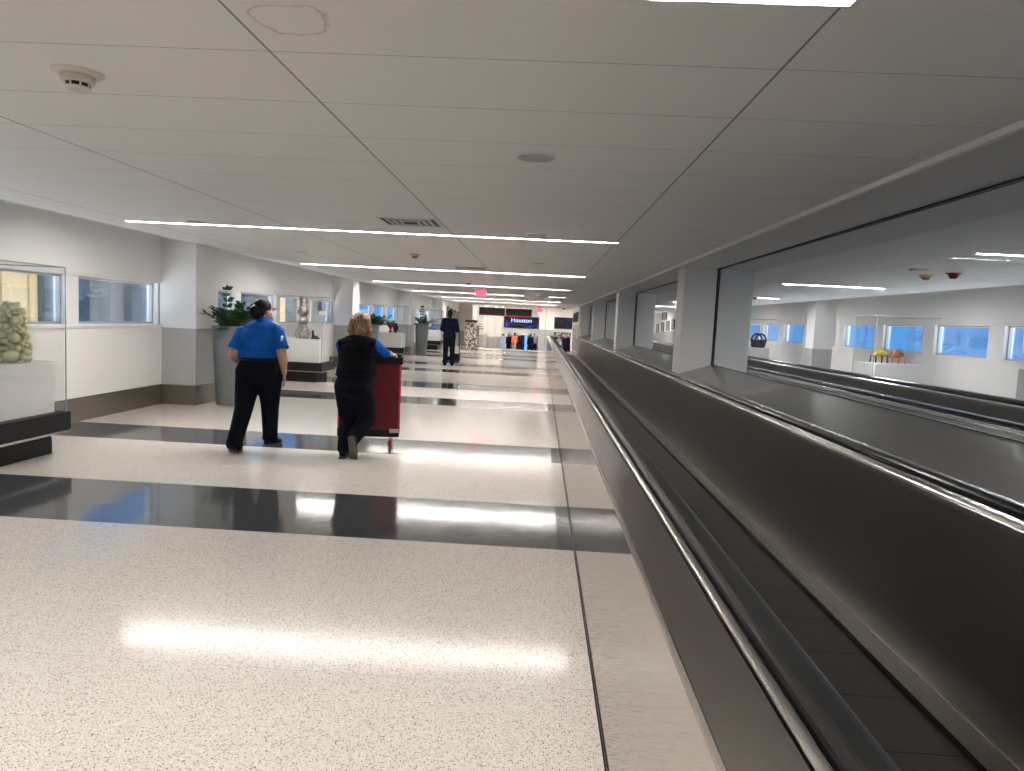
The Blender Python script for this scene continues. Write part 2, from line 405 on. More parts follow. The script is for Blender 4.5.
# ------------------------------------------------------------------ floor
fl = MB()
bands = [(-5.6, -4.5), (-3.0, -2.05), (4.80, 5.97), (7.83, 8.80), (12.5, 13.6), (15.5, 16.8), (20.2, 21.3), (23.1, 24.2), (28.0, 29.0), (31.0, 32.1), (35.8, 36.8)]
y = Y0
for a, b in bands:
    if a > y: fl.add([(-6.1, y, 0), (8.2, y, 0), (8.2, a, 0), (-6.1, a, 0)], [(0, 1, 2, 3)], 0)
    fl.add([(-6.1, a, 0), (8.2, a, 0), (8.2, b, 0), (-6.1, b, 0)], [(0, 1, 2, 3)], 1); y = b
fl.add([(-6.1, y, 0), (8.2, y, 0), (8.2, YE, 0), (-6.1, YE, 0)], [(0, 1, 2, 3)], 0)
zl = -1.12
fl.add([(-6.1, YE, 0), (8.2, YE, 0), (8.2, 55, zl), (-6.1, 55, zl)], [(0, 1, 2, 3)], 0)
fl.add([(-8, 55, zl), (9, 55, zl), (9, 68, zl), (-8, 68, zl)], [(0, 1, 2, 3)], 0)
struct('floor', fl, [M['terr'], M['dark']])

# ------------------------------------------------------------------ ceilings
struct('ceiling', B(-5.34, 1.98, Y0, 46, CZ, CZ+.1), M['ceil'])
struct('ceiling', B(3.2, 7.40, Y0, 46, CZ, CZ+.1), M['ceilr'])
cv = MB(); cv.box(-6.1, -5.30, Y0, 46, 2.64, 2.7); cv.box(7.36, 8.3, Y0, 46, 2.64, 2.7)
struct('ceiling', cv, M['white'])
struct('trim_1', B(-5.345, -5.325, Y0, 46, CZ-.012, CZ+.15), M['white'])
struct('trim_2', B(7.395, 7.415, Y0, 46, CZ-.012, CZ+.15), M['white'])
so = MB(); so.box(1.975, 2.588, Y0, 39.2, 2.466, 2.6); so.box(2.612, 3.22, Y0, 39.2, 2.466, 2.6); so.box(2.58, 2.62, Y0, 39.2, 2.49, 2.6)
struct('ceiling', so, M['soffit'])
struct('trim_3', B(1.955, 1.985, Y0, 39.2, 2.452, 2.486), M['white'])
struct('trim_4', B(2.575, 2.625, Y0, 38.9, 2.455, 2.495), M['slot'])
struct('ceiling', B(-8, 9, 46, 68, 3.0, 3.1), M['hall'])
struct('ceiling', B(-8, 9, 45.98, 46.06, CZ-.02, 3.05), M['hall'])
struct('wall_back', B(-6.2, 8.4, Y0-.1, Y0, 0, 2.7), M['white'])

# ------------------------------------------------------------------ side walls with ribbon windows
def side_wall(side, X, wins, z0, z1, ya, yb, n0):
    s = -1 if side == 'left' else 1          # outward
    xo = X+s*.2
    w = MB(); w.box(X, xo, ya, yb, .0, z0); w.box(X, xo, ya, yb, z1, 2.66)
    prev = ya
    for a, b in wins:
        w.box(X+s*.03, xo, prev, a, z0-.002, z1+.002); prev = b
    w.box(X+s*.03, xo, prev, yb, z0-.002, z1+.002)
    struct('wall_'+side, w, M['white'])
    # low wall cladding, shadow joint and ledge
    struct('trim_'+str(n0), B(X-s*.03, X+s*.005, ya, yb, .31, z0-.05), M['panel'])
    struct('baseboard_'+side, B(X-s*.025, X+s*.003, ya, yb, 0, .30), M['base'])
    l = B(X-s*.045, X+s*.06, ya, yb, z0-.045, z0-.005)
    struct('trim_'+str(n0+1), l, M['panel'])
    struct('trim_'+str(n0+2), B(X-s*.015, X+s*.06, ya, yb, z1+.02, z1+.045), M['panel'])
    for k, (a, b) in enumerate(wins):
        r = B(X+s*.11, X+s*.125, a+.02, b-.02, z0+.02, z1-.02)
        f = MB()
        for q in ((a, a+.03, z0, z1), (b-.03, b, z0, z1), (a, b, z0, z0+.03), (a, b, z1-.03, z1)):
            f.box(X+s*.10, X+s*.15, *q)
        o = f.build('window_%d' % (n0*10+k), M['steelframe']); o['kind'] = 'structure'
        r.build('pane', M['wglass'], o)

lw = []
for k in range(-1, 4):
    e = 10.80+BAY*k
    for j in range(4):
        b = e-j*2.11; lw.append((b-1.88, b))
lw = sorted([w for w in lw if w[0] > Y0+.3])
side_wall('left', -5.85, lw, 1.235, 1.85, Y0, 46, 5)
rw = []
for k in range(-1, 4):
    e = 19.5+BAY*(k-1)
    for j in range(4):
        b = e-j*2.22; rw.append((b-1.78, b))
rw = sorted([w for w in rw if w[0] > Y0+.3])
side_wall('right', 8.05, rw, 1.28, 1.88, Y0, 46, 8)

def pilaster(side, y0, y1, X, Xf):
    w = B(X, Xf, y0, y1, 0, 2.66)
    o = struct('wall_%s' % side, w, M['white'])
    x0, x1 = min(X, Xf), max(X, Xf); f = Xf
    g = MB(); e = .012
    a, b = (x0, x1+e) if side == 'left' else (x0-e, x1)
    g.box(a, b, y0-e, y1+e, .31, 1.185)
    g.build('lower_panel', M['grey'], o)
    g = MB(); e = .02
    a, b = (x0, x1+e) if side == 'left' else (x0-e, x1)
    g.box(a, b, y0-e, y1+e, 0, .305); g.build('metal_kickplate', M['base'], o)
for k in range(-1, 4): pilaster('left', 10.83+BAY*k, 11.60+BAY*k, -5.86, -5.30)
for k in range(-1, 4): pilaster('right', 10.85+BAY*k, 11.45+BAY*k, 8.06, 7.50)

# ------------------------------------------------------------------ moving walkways
WS, WE = -4.0, 35.6
def rounded(x0, x1, z0, z1, r, n=5):
    pts = [(x0, z0), (x1, z0)]
    for k in range(n+1): t = PI/2*k/n; pts.append((x1-r+r*math.cos(t), z1-r+r*math.sin(t)))
    for k in range(n+1): t = PI/2*k/n; pts.append((x0+r-r*math.sin(t), z1-r+r*math.cos(t)))
    return pts
def walkway(lab, cfg):
    w = empty('moving_walkway', (cfg['c'], WS, 0), lab, 'moving walkway', 'parallel moving walkways')
    for name, key, p, smooth in cfg['parts']:
        mb = MB(); mb.prof(p, WS, WE); mb.build(name, M[key], w, smooth=False)
    return w
def R(x0, x1, z0, z1): return [(x0, z0), (x1, z0), (x1, z1), (x0, z1)]
W1 = dict(c=1.1, parts=[
    ('outer_panel', 'polish', R(.312, .322, 0, .876), 0),
    ('floor_joint', 'black', R(.304, .311, 0, .003), 0),
    ('panel_edge', 'trimst', R(.309, .318, .868, .882), 0),
    ('outer_deck', 'deck', R(.322, .452, .80, .880), 0),
    ('steel_bar', 'chrome', rounded(.457, .487, .80, .893, .012), 0),
    ('handrail', 'rubbers', rounded(.496, .592, .82, .905, .03), 0),
    ('inner_panel', 'inner', R(.575, .585, .05, .83), 0),
    ('skirt', 'skirt', R(.585, .63, .0, .05), 0),
    ('tread', 'tread', R(.64, 1.655, 0, .02), 0),
    ('skirt', 'skirt', R(1.66, 1.775, 0, .05), 0),
    ('skirt_edge', 'chrome', R(1.769, 1.777, .045, .056), 0),
    ('inner_panel', 'inner', R(1.775, 1.79, .0, .857), 0),
    ('steel_trim', 'trimst', R(1.768, 1.79, .857, .880), 0),
    ('steel_bar', 'chrome', rounded(1.80, 1.872, .80, .893, .02), 0),
    ('handrail', 'rubber', rounded(1.892, 1.985, .82, .925, .03), 0),
    ('outer_deck', 'deck', R(1.99, 2.06, .80, .872), 0),
])
walkway('nearer grey steel moving walkway with black grooved tread beside the terrazzo floor', W1)
z = .05
W2 = dict(c=4.4, parts=[
    ('outer_deck', 'cover', R(3.21, 3.575, .80, .925), 0),
    ('steel_trim', 'trimst', R(3.40, 3.412, .90, .930), 0),
    ('steel_bar', 'chrome', rounded(3.47, 3.505, .90, .938, .012), 0),
    ('handrail', 'rubber', rounded(3.58, 3.70, .82, .965, .035), 0),
    ('inner_panel', 'inner', R(3.72, 3.735, .0, .92), 0),
    ('skirt', 'skirt', R(3.735, 3.84, .0, .05), 0),
    ('tread', 'tread', R(3.85, 4.78, 0, .02), 0),
    ('skirt', 'skirt', R(4.79, 4.88, .0, .05), 0),
    ('inner_panel', 'inner', R(4.88, 4.895, .0, .90), 0),
    ('steel_trim', 'trimst', R(4.873, 4.90, .90, .925), 0),
    ('steel_bar', 'chrome', rounded(4.91, 4.97, .80, .935, .02), 0),
    ('handrail', 'rubber', rounded(5.0, 5.11, .82, .985, .035), 0),
    ('outer_deck', 'deck', R(5.12, 5.24, .80, .93), 0),
    ('outer_panel', 'polish', R(5.24, 5.25, 0, .93), 0),
])
walkway('farther moving walkway running behind the glass partition', W2)

# sill between the walkways (gently ridged), carried down to the floor
si = MB(); si.prof([(2.062, 0), (3.208, 0), (3.208, .925), (3.10, .945), (2.60, 1.035), (2.10, .876), (2.062, .868)], WS, 39.0)
struct('trim_11', si, M['sill'])

# columns on the sill, with their glazing channel
for k in range(-1, 4):
    y0 = 10.84+BAY*k; y1 = y0+.52
    co = MB(); co.box(2.10, 2.588, y0, y1, .86, 2.48); co.box(2.612, 3.12, y0, y1, .90, 2.48); co.box(2.58, 2.62, y0+.02, y1-.02, .95, 2.48)
    o = co.build('column', M['column'], bevel=.006)
    tag(o, ['painted wall-like column on the walkway sill, behind the viewpoint', 'nearest white painted column standing on the sill between walkways', 'second white painted column on the sill between walkways',
            'third white column along the sill between walkways', 'farthest white column on the sill, beside the picture wall'][k+1], kind='structure')
    B(2.580, 2.620, y0-.010, y0+.03, .99, 2.475).build('channel', M['slot'], o)
    B(2.580, 2.620, y1-.03, y1+.010, .99, 2.475).build('channel', M['slot'], o)
for k in range(-1, 3):
    a = 11.37+BAY*k; b = 10.83+BAY*(k+1)
    if k == -1: a = 2.22
    o = B(2.594, 2.606, a, b, 1.03, 2.47).build('window_%d' % (120+k), M['pglass']); o['kind'] = 'structure'
o = B(2.594, 2.606, Y0, 1.68, 1.03, 2.47).build('window_125', M['pglass']); o['kind'] = 'structure'
B_ = B(2.592, 2.608, Y0, 39, 1.028, 1.04); struct('trim_12', B_, M['slot'])

# ------------------------------------------------------------------ linear ceiling lights
def linlight(x0, x1, y, lab, grp, cz=CZ, m='led'):
    o = empty('linear_ceiling_light', ((x0+x1)/2, y, cz), lab, 'ceiling light', grp)
    B(x0, x1, y-.022, y+.022, cz-.006, cz-.001).build('diffuser', M[m], o)
    h = MB(); h.box(x0-.01, x1+.01, y-.034, y-.022, cz-.008, cz); h.box(x0-.01, x1+.01, y+.022, y+.034, cz-.008, cz)
    h.box(x0-.02, x0, y-.03, y+.03, cz-.008, cz); h.box(x1, x1+.02, y-.03, y+.03, cz-.008, cz)
    h.build('housing', M['ledend'], o)
names = ['behind the viewpoint', 'topmost thin white ceiling strip light, cut by the top edge of the photo', 'long thin white strip light just beyond the square ceiling vent',
         'second long thin strip light beyond the square ceiling vent', 'third long strip light along the left ceiling, before the exit sign', None, 'long strip light on the ceiling past the exit sign', 'last long strip light before the hanging dark signs']
for k in range(-1, 7):
    y = 2.115+6.12*k
    if k == 4:
        for (a, b, t) in ((-4.85, -4.1, 'short leftmost piece of strip light level with the glowing exit sign'), (-3.84, -.72, 'middle long piece of strip light level with the exit sign'), (.26, .84, 'short rightmost piece of strip light level with the exit sign')):
            linlight(a, b, y, t, 'left corridor strip lights')
        continue
    if k == -1: lab = 'thin strip light on the ceiling behind the viewpoint'
    else: lab = names[k+1]
    linlight(-4.86, .82, y, lab, 'left corridor strip lights', m='ledn' if k == 0 else 'led')
rl = ['short strip light over the right corridor, nearest the viewpoint', 'short strip light cut by the right edge of the photo', 'short strip light seen through the glass left of the ceiling detectors', 'short strip light seen beside the nearest column', 'short strip light far down the right corridor', 'farthest short strip light of the right corridor']
for k in range(6):
    y = 1.75+5.98*k
    linlight(4.50, 6.36, y, rl[k], 'right corridor strip lights', m='ledr')
for k, (x0, x1, y) in enumerate(((-5, 2, 48), (-5, 2, 51.5), (-5, 6, 55), (-5, 6, 58))):
    linlight(x0, x1, y, ['first', 'second', 'third', 'last'][k]+' strip light of the far hall beyond the hanging signs', 'far hall strip lights', 3.0)
linlight(4.2, 7.2, 42, 'strip light over the far end of the right corridor', 'right corridor strip lights')

# ------------------------------------------------------------------ ceiling fittings
def detector(x, y, m, lab, s=1.0, cat='smoke detector'):
    o = empty('smoke_detector', (x, y, CZ), lab, cat)
    MB().lathe((x, y, CZ), [(.075*s, 0), (.075*s, -.004*s), (.06*s, -.012*s), (.05*s, -.014*s)], 28).build('mounting_plate', m, o, smooth=True)
    MB().lathe((x, y, CZ), [(.05*s, -.012*s), (.05*s, -.03*s), (.046*s, -.034*s), (.034*s, -.036*s)], 28).build('collar', m, o, smooth=True)
    mb = MB().lathe((x, y, CZ), [(.036*s, -.034*s), (.034*s, -.048*s)], 28, mi=1)
    for k in range(8):
        a = 2*PI*k/8; mb.cap((x+.037*s*math.cos(a), y+.037*s*math.sin(a), CZ-.034*s), (x+.034*s*math.cos(a), y+.034*s*math.sin(a), CZ-.05*s), .003*s, .003*s, 6)
    mb.build('sensor_grille', [m, M['black']], o)
    MB().lathe((x, y, CZ), [(.037*s, -.047*s), (.036*s, -.052*s), (.022*s, -.058*s), (.004, -.059*s)], 28).build('cap', m, o, smooth=True)
detector(-1.966, 2.985, M['plastic'], 'round off-white smoke detector on the ceiling at upper left', 1.3)
detector(-1.966, 10.94, M['tan'], 'small yellowed smoke detector beyond the first full strip light', 1.15)
detector(5.448, 10.53, M['tan'], 'yellow-brown ceiling detector seen through the glass, beside the dark red one', 1.3)
detector(5.57, 10.06, M['redp'], 'dark red ceiling alarm seen through the glass', 1.35, 'alarm')
detector(5.623, 19.3, M['tan'], 'small brown ceiling detector beside the nearest column', 1.2)
detector(-1.966, 19.0, M['tan'], 'tiny yellowed detector far along the left ceiling', 1.1)
def speaker(x, y, lab):
    o = empty('ceiling_speaker', (x, y, CZ), lab, 'speaker', 'round ceiling speakers')
    MB().lathe((x, y, CZ), [(.118, 0), (.118, -.004), (.108, -.008), (.104, -.006)], 32).build('rim', M['ceil2'] if 'ceil2' in M else M['white'], o, smooth=True)
    MB().lathe((x, y, CZ), [(.105, -.004), (.105, -.0065)], 32).build('grille', M['grille'], o)
speaker(-.078, 4.18, 'largest round ceiling speaker grille, at the centre top')
speaker(-.09, 7.86, 'round speaker grille in front of the long strip light, right of the vent')
speaker(-3.92, 7.98, 'round speaker grille in front of the long strip light, at its left part')
speaker(-3.89, 11.5, 'small round speaker grille between the first two full strip lights, left')
speaker(-.09, 11.5, 'small round speaker grille between the first two full strip lights, right')
speaker(4.96, 9.75, 'faint round speaker grille through the glass by the detectors')
def vent(x0, x1, y0, y1, lab):
    o = empty('ceiling_vent', ((x0+x1)/2, (y0+y1)/2, CZ), lab, 'air vent', 'square ceiling vents')
    f = MB(); z0 = CZ-.006
    for q in ((x0, x1, y0, y0+.03), (x0, x1, y1-.03, y1), (x0, x0+.03, y0, y1), (x1-.03, x1, y0, y1)): f.box(*q, z0, CZ+.001)
    f.build('frame', M['ledend'], o)
    B(x0+.03, x1-.03, y0+.03, y1-.03, CZ-.003, CZ-.001).build('backing', M['black'], o)
    for j, (i, zz) in enumerate(((.07, .006), (.13, .010), (.19, .013))):
        g = MB(); a, b, c, d = x0+i, x1-i, y0+i*.85, y1-i*.85
        for q in ((a, b, c, c+.035), (a, b, d-.035, d), (a, a+.035, c, d), (b-.035, b, c, d)): g.box(*q, CZ-zz, CZ-zz+.003)
        g.build('louvre', M['alum'], o)
vent(-1.655, -1.06, 6.97, 7.55, 'square metal ceiling vent in front of the long strip light')
vent(-1.655, -1.06, 13.05, 13.62, 'smaller-looking square ceiling vent in front of the second strip light')
o = empty('dome_camera', (1.35, 44.5, CZ), 'tiny black dome camera on the ceiling far beyond the walkway', 'camera')
MB().lathe((1.35, 44.5, CZ), [(.09, 0), (.09, -.03)], 20).build('base', M['ledend'], o)
MB().ell((1.35, 44.5, CZ-.03), (.075, .075, .08)).build('dome', M['black'], o, smooth=True)

# ------------------------------------------------------------------ display cases
def case(x0, x1, y0, y1, lab, ped=.93, top=1.85, side=1, inset=.1):
    """side=+1: corridor is towards +x"""
    o = empty('display_case', ((x0+x1)/2, (y0+y1)/2, 0), lab, 'display case', 'glass display cases along the corridor walls')
    g = .15
    a, b = (x0, x1-g) if side > 0 else (x0+g, x1)
    B(a, b, y0+.07, y1-.07, 0, .165).build('lower_plinth', M['black'], o, bevel=.004)
    B(a, b-.0, y0+.09, y1-.09, .165, .225).build('recess', M['black'], o)
    B(x0, x1, y0, y1, .222, .245).build('steel_lip', M['chrome'], o)
    B(x0, x1, y0, y1, .245, .425).build('upper_plinth', M['black'], o, bevel=.004)
    pa, pb = (x0+.02, x1-inset) if side > 0 else (x0+inset, x1-.25)
    B(pa, pb, y0+inset, y1-inset, .425, ped).build('pedestal', M['panel'], o, bevel=.004)
    t = .010; e = .03
    a, b, c, d = x0+e*(side < 0), x1-e*(side > 0), y0+e, y1-e
    f = MB(); f.box(a, b, c, c+t, .425, top); f.box(a, b, d-t, d, .425, top)
    if side > 0: f.box(b-t, b, c+t, d-t, .425, top)
    else: f.box(a, a+t, c+t, d-t, .425, top)
    f.box(a, b, c, d, top, top+t)
    f.build('glass_cover', M['cglass'], o)
    ed = MB(); xs = b if side > 0 else a
    for yy in (c, d): ed.box(xs-.004, xs+.004, yy-.004, yy+.004, .425, top+t)
    ed.box(xs-.003, xs+.003, c, d, top, top+t+.001); ed.box(a, b, c-.003, c+.003, top, top+t+.001); ed.box(a, b, d-.003, d+.003, top, top+t+.001)
    ed.build('glass_edge', M['gedge'], o)
    return o
lc = ['glass display case at the left edge holding the pale bubbled sculpture', 'glass display case with the tall silver vase sculpture, beyond the blue shirted person',
      'glass display case with the red heart sculpture, beyond the second planter', 'small-looking glass display case with a blue object, left of the farthest person']
for k in range(4):
    y1 = 6.97+BAY*k; yn = 6.03+BAY*k if k else 5.95
    if k: yn = 15.27+BAY*(k-1); y1 = yn+.95
    case(-5.79, -4.68, yn, y1, lc[k])
rc = ['glass display case across the right corridor with two insect sculptures', 'glass display case behind the nearest column holding a dark basket', 'farthest glass display case across the right corridor']
for k in range(3):
    yn = 14.0+BAY*k
    case(6.40, 7.62, yn, yn+.95, rc[k], ped=1.07, top=1.98, side=-1)

# sculptures
def blob_tower():
    o_ = MB(); rnd = random.Random(3)
    cx, cy, z0 = -4.92, 6.5, .93
    prof = [(0, .13), (.12, .15), (.25, .12), (.36, .105), (.48, .10), (.56, .05)]
    def rad(z):
        for (a, ra), (b, rb) in zip(prof, prof[1:]):
            if a <= z <= b: return ra+(rb-ra)*(z-a)/(b-a)
        return .04
    pts = []
    tries = 0
    while len(pts) < 95 and tries < 9000:
        tries += 1
        r = rnd.choice([.028, .036, .045, .055, .065] if len(pts) < 45 else [.022, .028, .035])
        zz = rnd.uniform(r*.95, .56-r*.4); a = rnd.uniform(0, 2*PI); q = max(0, rad(zz)-r*.55)
        p = Vector((q*math.cos(a), q*math.sin(a), zz))
        if all((p-pp).length > (r+rr)*.80 for pp, rr in pts): pts.append((p, r))
    for p, r in pts: o_.ell((cx+p.x, cy+p.y, z0+p.z), (r, r, r*.93), seg=16, ring=10)
    o_.cap((cx, cy, z0+.09), (cx, cy, z0+.48), .09, .06)
    ob = o_.build('bubble_sculpture', M['pale'], smooth=True)
    tag(ob, 'pale yellow-green sculpture of clustered spheres in the leftmost glass case', 'sculpture')
blob_tower()
v = MB().lathe((-5.27, 15.72, .93), [(.11, 0), (.155, .02), (.175, .09), (.17, .15), (.12, .23), (.085, .28), (.085, .31), (.12, .36), (.115, .40), (.08, .45), (.085, .50), (.125, .56), (.13, .61), (.10, .67), (.085, .72), (.09, .80), (.085, .90), (.05, .905)], 32)
ob = v.build('vase_sculpture', M['silver'], smooth=True); tag(ob, 'tall bulging silver mosaic vase inside the second glass case', 'sculpture')
b = MB(); b.box(-5.06, -4.88, 15.62, 15.74, .93, .96); b.cap((-5.02, 15.68, .96), (-5.03, 15.68, 1.10), .035, .028); b.cap((-5.0, 15.68, .985), (-4.92, 15.68, .975), .035, .02)
ob = b.build('boot_sculpture', M['darkstone'], remesh=.008, sm_it=2); tag(ob, 'small black boot-shaped sculpture right of the silver vase', 'sculpture')
b = MB()
cx, cy = -5.24, 24.9
b.lathe((cx, cy, .93), [(.09, 0), (.08, .02), (.035, .05), (.03, .14), (.04, .16)], 18)
b.cap((cx-.01, cy, 1.10), (cx-.09, cy, 1.27), .05, .075); b.cap((cx+.01, cy, 1.10), (cx+.08, cy, 1.27), .05, .075); b.ell((cx, cy, 1.2), (.11, .05, .09))
ob = b.build('heart_sculpture', M['redcer'], remesh=.014, sm_it=3); tag(ob, 'crimson heart-shaped sculpture on a short foot in the third case', 'sculpture')
b = MB(); cx = -5.06
b.ell((cx, cy, 1.10), (.10, .08, .12)); b.cap((cx, cy, .95), (cx, cy, 1.1), .07, .05); b.ell((cx+.01, cy, 1.22), (.06, .05, .05))
ob = b.build('dark_bust_sculpture', M['navycer'], remesh=.014, sm_it=3); tag(ob, 'dark blue rounded sculpture right beside the crimson heart', 'sculpture')
b = MB(); cx, cy = -5.1, 34.0
b.ell((cx-.05, cy, 1.0), (.22, .12, .09)); b.cap((cx-.1, cy, 1.02), (cx-.02, cy, 1.2), .09, .05)
ob = b.build('blue_sculpture', M['bluecer'], remesh=.02, sm_it=3); tag(ob, 'small blue sculpture in the case left of the farthest person', 'sculpture')
def insect(x, y, z, m, name, lab, s=1.0):
    o = empty(name, (x, y, z), lab, 'sculpture', 'insect sculptures in the right case')
    b = MB(); b.ell((x-.0*s, y, z+.2*s), (.10*s, .08*s, .085*s)); b.ell((x+.09*s, y-.02, z+.19*s), (.05*s, .045*s, .045*s)); b.ell((x-.08*s, y, z+.15*s), (.06*s, .05*s, .05*s))
    b.build('body', m, o, remesh=.009, sm_it=1)
    for k in range(6):
        sx = (-.08, 0, .08)[k % 3]; sy = -1 if k < 3 else 1
        l = MB(); p = (x+sx*s, y+sy*.03*s, z+.15*s); q = (x+sx*1.5*s, y+sy*.11*s, z+.14*s); r = (x+sx*1.45*s, y+sy*.12*s, z+.008*s)
        l.cap(p, q, .01*s, .009*s, 8); l.cap(q, r, .010*s, .013*s, 8); l.build('leg', M['darkstone'] if m is M['yellow'] else m, o)
    for sgn in (-1, 1):
        l = MB(); l.cap((x+.09*s, y+sgn*.02, z+.22*s), (x+.06*s*sgn+.05*s, y+sgn*.05, z+.32*s), .006*s, .004*s, 8); l.build('antenna', M['darkstone'], o)
insect(6.75, 14.5, 1.07, M['yellow'], 'beetle_sculpture', 'yellow insect sculpture with dark legs in the right corridor case')
insect(7.04, 14.42, 1.07, M['orange'], 'beetle_sculpture', 'rust orange insect sculpture with long antennae in the right corridor case')
o = empty('basket_sculpture', (7.06, 23.5, 1.07), 'dark woven basket with arched handles behind the nearest column', 'sculpture')
MB().lathe((7.06, 23.5, 1.07), [(.19, 0), (.21, .02), (.26, .22), (.27, .25), (.24, .255)], 22, 1, .7).build('basket', M['wicker'], o)
for k in range(9):
    a = k*.7; MB().cap((7.06+.2*math.cos(a), 23.5+.14*math.sin(a), 1.10), (7.06+.25*math.cos(a), 23.5+.17*math.sin(a), 1.33), .022, .018, 8).build('stave', M['wicker'], o)
for dx in (-.06, .07):
    h = MB()
    for j in range(10):
        t0 = PI*j/10; t1 = PI*(j+1)/10
        h.cap((7.06+dx+.17*math.cos(t0), 23.5, 1.30+.21*math.sin(t0)), (7.06+dx+.17*math.cos(t1), 23.5, 1.30+.21*math.sin(t1)), .03, .03, 8)
    h.build('handle', M['navycer'], o)

# ------------------------------------------------------------------ planters
def planter(x, y, lab, seed, stems):
    o = empty('potted_plant', (x, y, 0), lab, 'potted plant', 'tall grey planters along the left wall')
    MB().lathe((x, y, 0), [(.205, 0), (.215, .01), (.29, 1.235), (.29, 1.25), (.265, 1.25), (.262, 1.19)], 40).build('pot', M['pot'], o, smooth=True)
    for p in o.children: 
        for q in p.data.polygons: q.use_smooth = len(q.vertices) == 4
    MB().lathe((x, y, 1.18), [(.262, 0), (.262, .012), (.1, .03)], 24).build('soil', M['soil'], o)
    rnd = random.Random(seed)
    for (az, el, L, bend) in stems:
        n = 7; p = Vector((x+.10*math.cos(az), y+.10*math.sin(az), 1.19)); e = el
        pts = [p.copy()]; dirs = []
        for i in range(n):
            d = Vector((math.cos(az)*math.cos(e), math.sin(az)*math.cos(e), math.sin(e))); dirs.append(d)
            p = p+d*(L/n); pts.append(p.copy()); e -= bend/n
        if any(q.x < x-.30 and q.y > y-.42 for q in pts): continue
        st = MB(); lf = MB()
        for i in range(n): st.cap(pts[i], pts[i+1], .010*(1-i/n*.6), .010*(1-(i+1)/n*.6), 6)
        so_ = st.build('stem', M['stem'], o, smooth=True)
        side = Vector((-math.sin(az), math.cos(az), 0))
        for i in range(1, n+1):
            d = dirs[min(i, n-1)]
            up = side.cross(d).normalized()
            for sg in (-1, 1, 0):
                if sg == 0 and i < n: continue
                base = pts[i]
                ld = (side*sg*1.0+d*.55+up*rnd.uniform(-.35, .45)).normalized()
                wn = ld.cross(up).normalized(); ll = rnd.uniform(.095, .14)*(1.0 if i < n-1 else .85); ww = ll*.28
                tip = base+ld*ll-up*.012
                vs = [base, base+ld*ll*.3+wn*ww*.85, base+ld*ll*.6+wn*ww, tip, base+ld*ll*.6-wn*ww, base+ld*ll*.3-wn*ww*.85, base+ld*ll*.5-up*.010]
                lf.add(vs, [(0, 1, 6), (1, 2, 6), (2, 3, 6), (3, 4, 6), (4, 5, 6), (5, 0, 6)])
        lo = lf.build('leaf', M['leaf'], so_, smooth=True)
        sd = lo.modifiers.new('thick', 'SOLIDIFY'); sd.thickness = .002
    return o
R_ = random.Random(11)
def stemset(seed, extra, n=17):
    r = random.Random(seed)
    return extra+[(r.uniform(0, 2*PI), r.uniform(.35, 1.3), r.uniform(.26, .46), r.uniform(.1, 1.0)) for _ in range(n)]
planter(-4.90, 11.2, 'tall grey tapered planter with a leafy dark plant beside the blue shirted person', 5,
        stemset(1, [(4.0, .80, .66, .85), (4.05, .30, .48, .35), (3.9, .6, .5, .5), (PI*1.45, 1.50, .62, .02), (.1, .6, .55, .5), (-.3, .9, .5, .6), (4.4, .8, .5, .7), (.25, .8, .62, .5), (-.6, .5, .6, .4), (-.2, 1.2, .55, .8)], 38))
planter(-4.90, 20.35, 'tall grey planter with leafy plant partly hidden behind the vested person', 6,
        stemset(2, [(4.0, 1.0, .85, .8), (.05, .45, .6, .5), (-.2, .7, .55, .5), (4.0, .4, .5, .3), (.2, .6, .65, .7), (-.5, .5, .6, .4), (-.1, .9, .6, .8)], 26))
planter(-4.90, 29.5, 'third tall grey planter, standing left of the farthest walking person', 7,
        stemset(3, [(4.0, .7, .72, .6), (PI*1.5, 1.5, .72, .0), (.05, .62, .72, .5), (0, .4, .5, .2), (4.0, .4, .5, .2), (-.3, .4, .6, .3)], 14))

# ------------------------------------------------------------------ people
def hand(mb, w, d, side, s=1.0, curl=.5, n=None):
    """w wrist, d pointing direction, side = unit vector from the palm centre towards the thumb, n = palm-facing normal"""
    w = Vector(w); d = Vector(d).normalized(); t = Vector(side).normalized(); t = (t-d*t.dot(d)).normalized()
    n = d.cross(t).normalized() if n is None else (Vector(n)-d*Vector(n).dot(d)).normalized()
    for k in (-1.4, -.5, .5, 1.3):
        mb.cap(w+d*.01*s+t*k*.009*s, w+d*.078*s+t*k*.019*s, .014*s, .0115*s, 8)
    for k, L in ((1.5, .066), (.5, .076), (-.5, .070), (-1.45, .055)):
        b0 = w+d*.085*s+t*k*.0195*s; dd = (d*math.cos(curl*.5)+n*math.sin(curl*.5)); b1 = b0+dd*L*.45*s
        d2 = (d*math.cos(curl)+n*math.sin(curl)); b2 = b1+d2*L*.3*s; d3 = (d*math.cos(curl*1.6)+n*math.sin(curl*1.6)); b3 = b2+d3*L*.25*s
        mb.cap(b0, b1, .0095*s, .0088*s, 8); mb.cap(b1, b2, .0088*s, .0082*s, 8); mb.cap(b2, b3, .0082*s, .007*s, 8)
    a = w+d*.025*s+t*.024*s; b = a+(t*.7+d*.6+n*.35).normalized()*.036*s; c = b+(t*.25+d*.9+n*.4).normalized()*.030*s
    mb.cap(a, b, .0135*s, .011*s, 8); mb.cap(b, c, .011*s, .0085*s, 8)

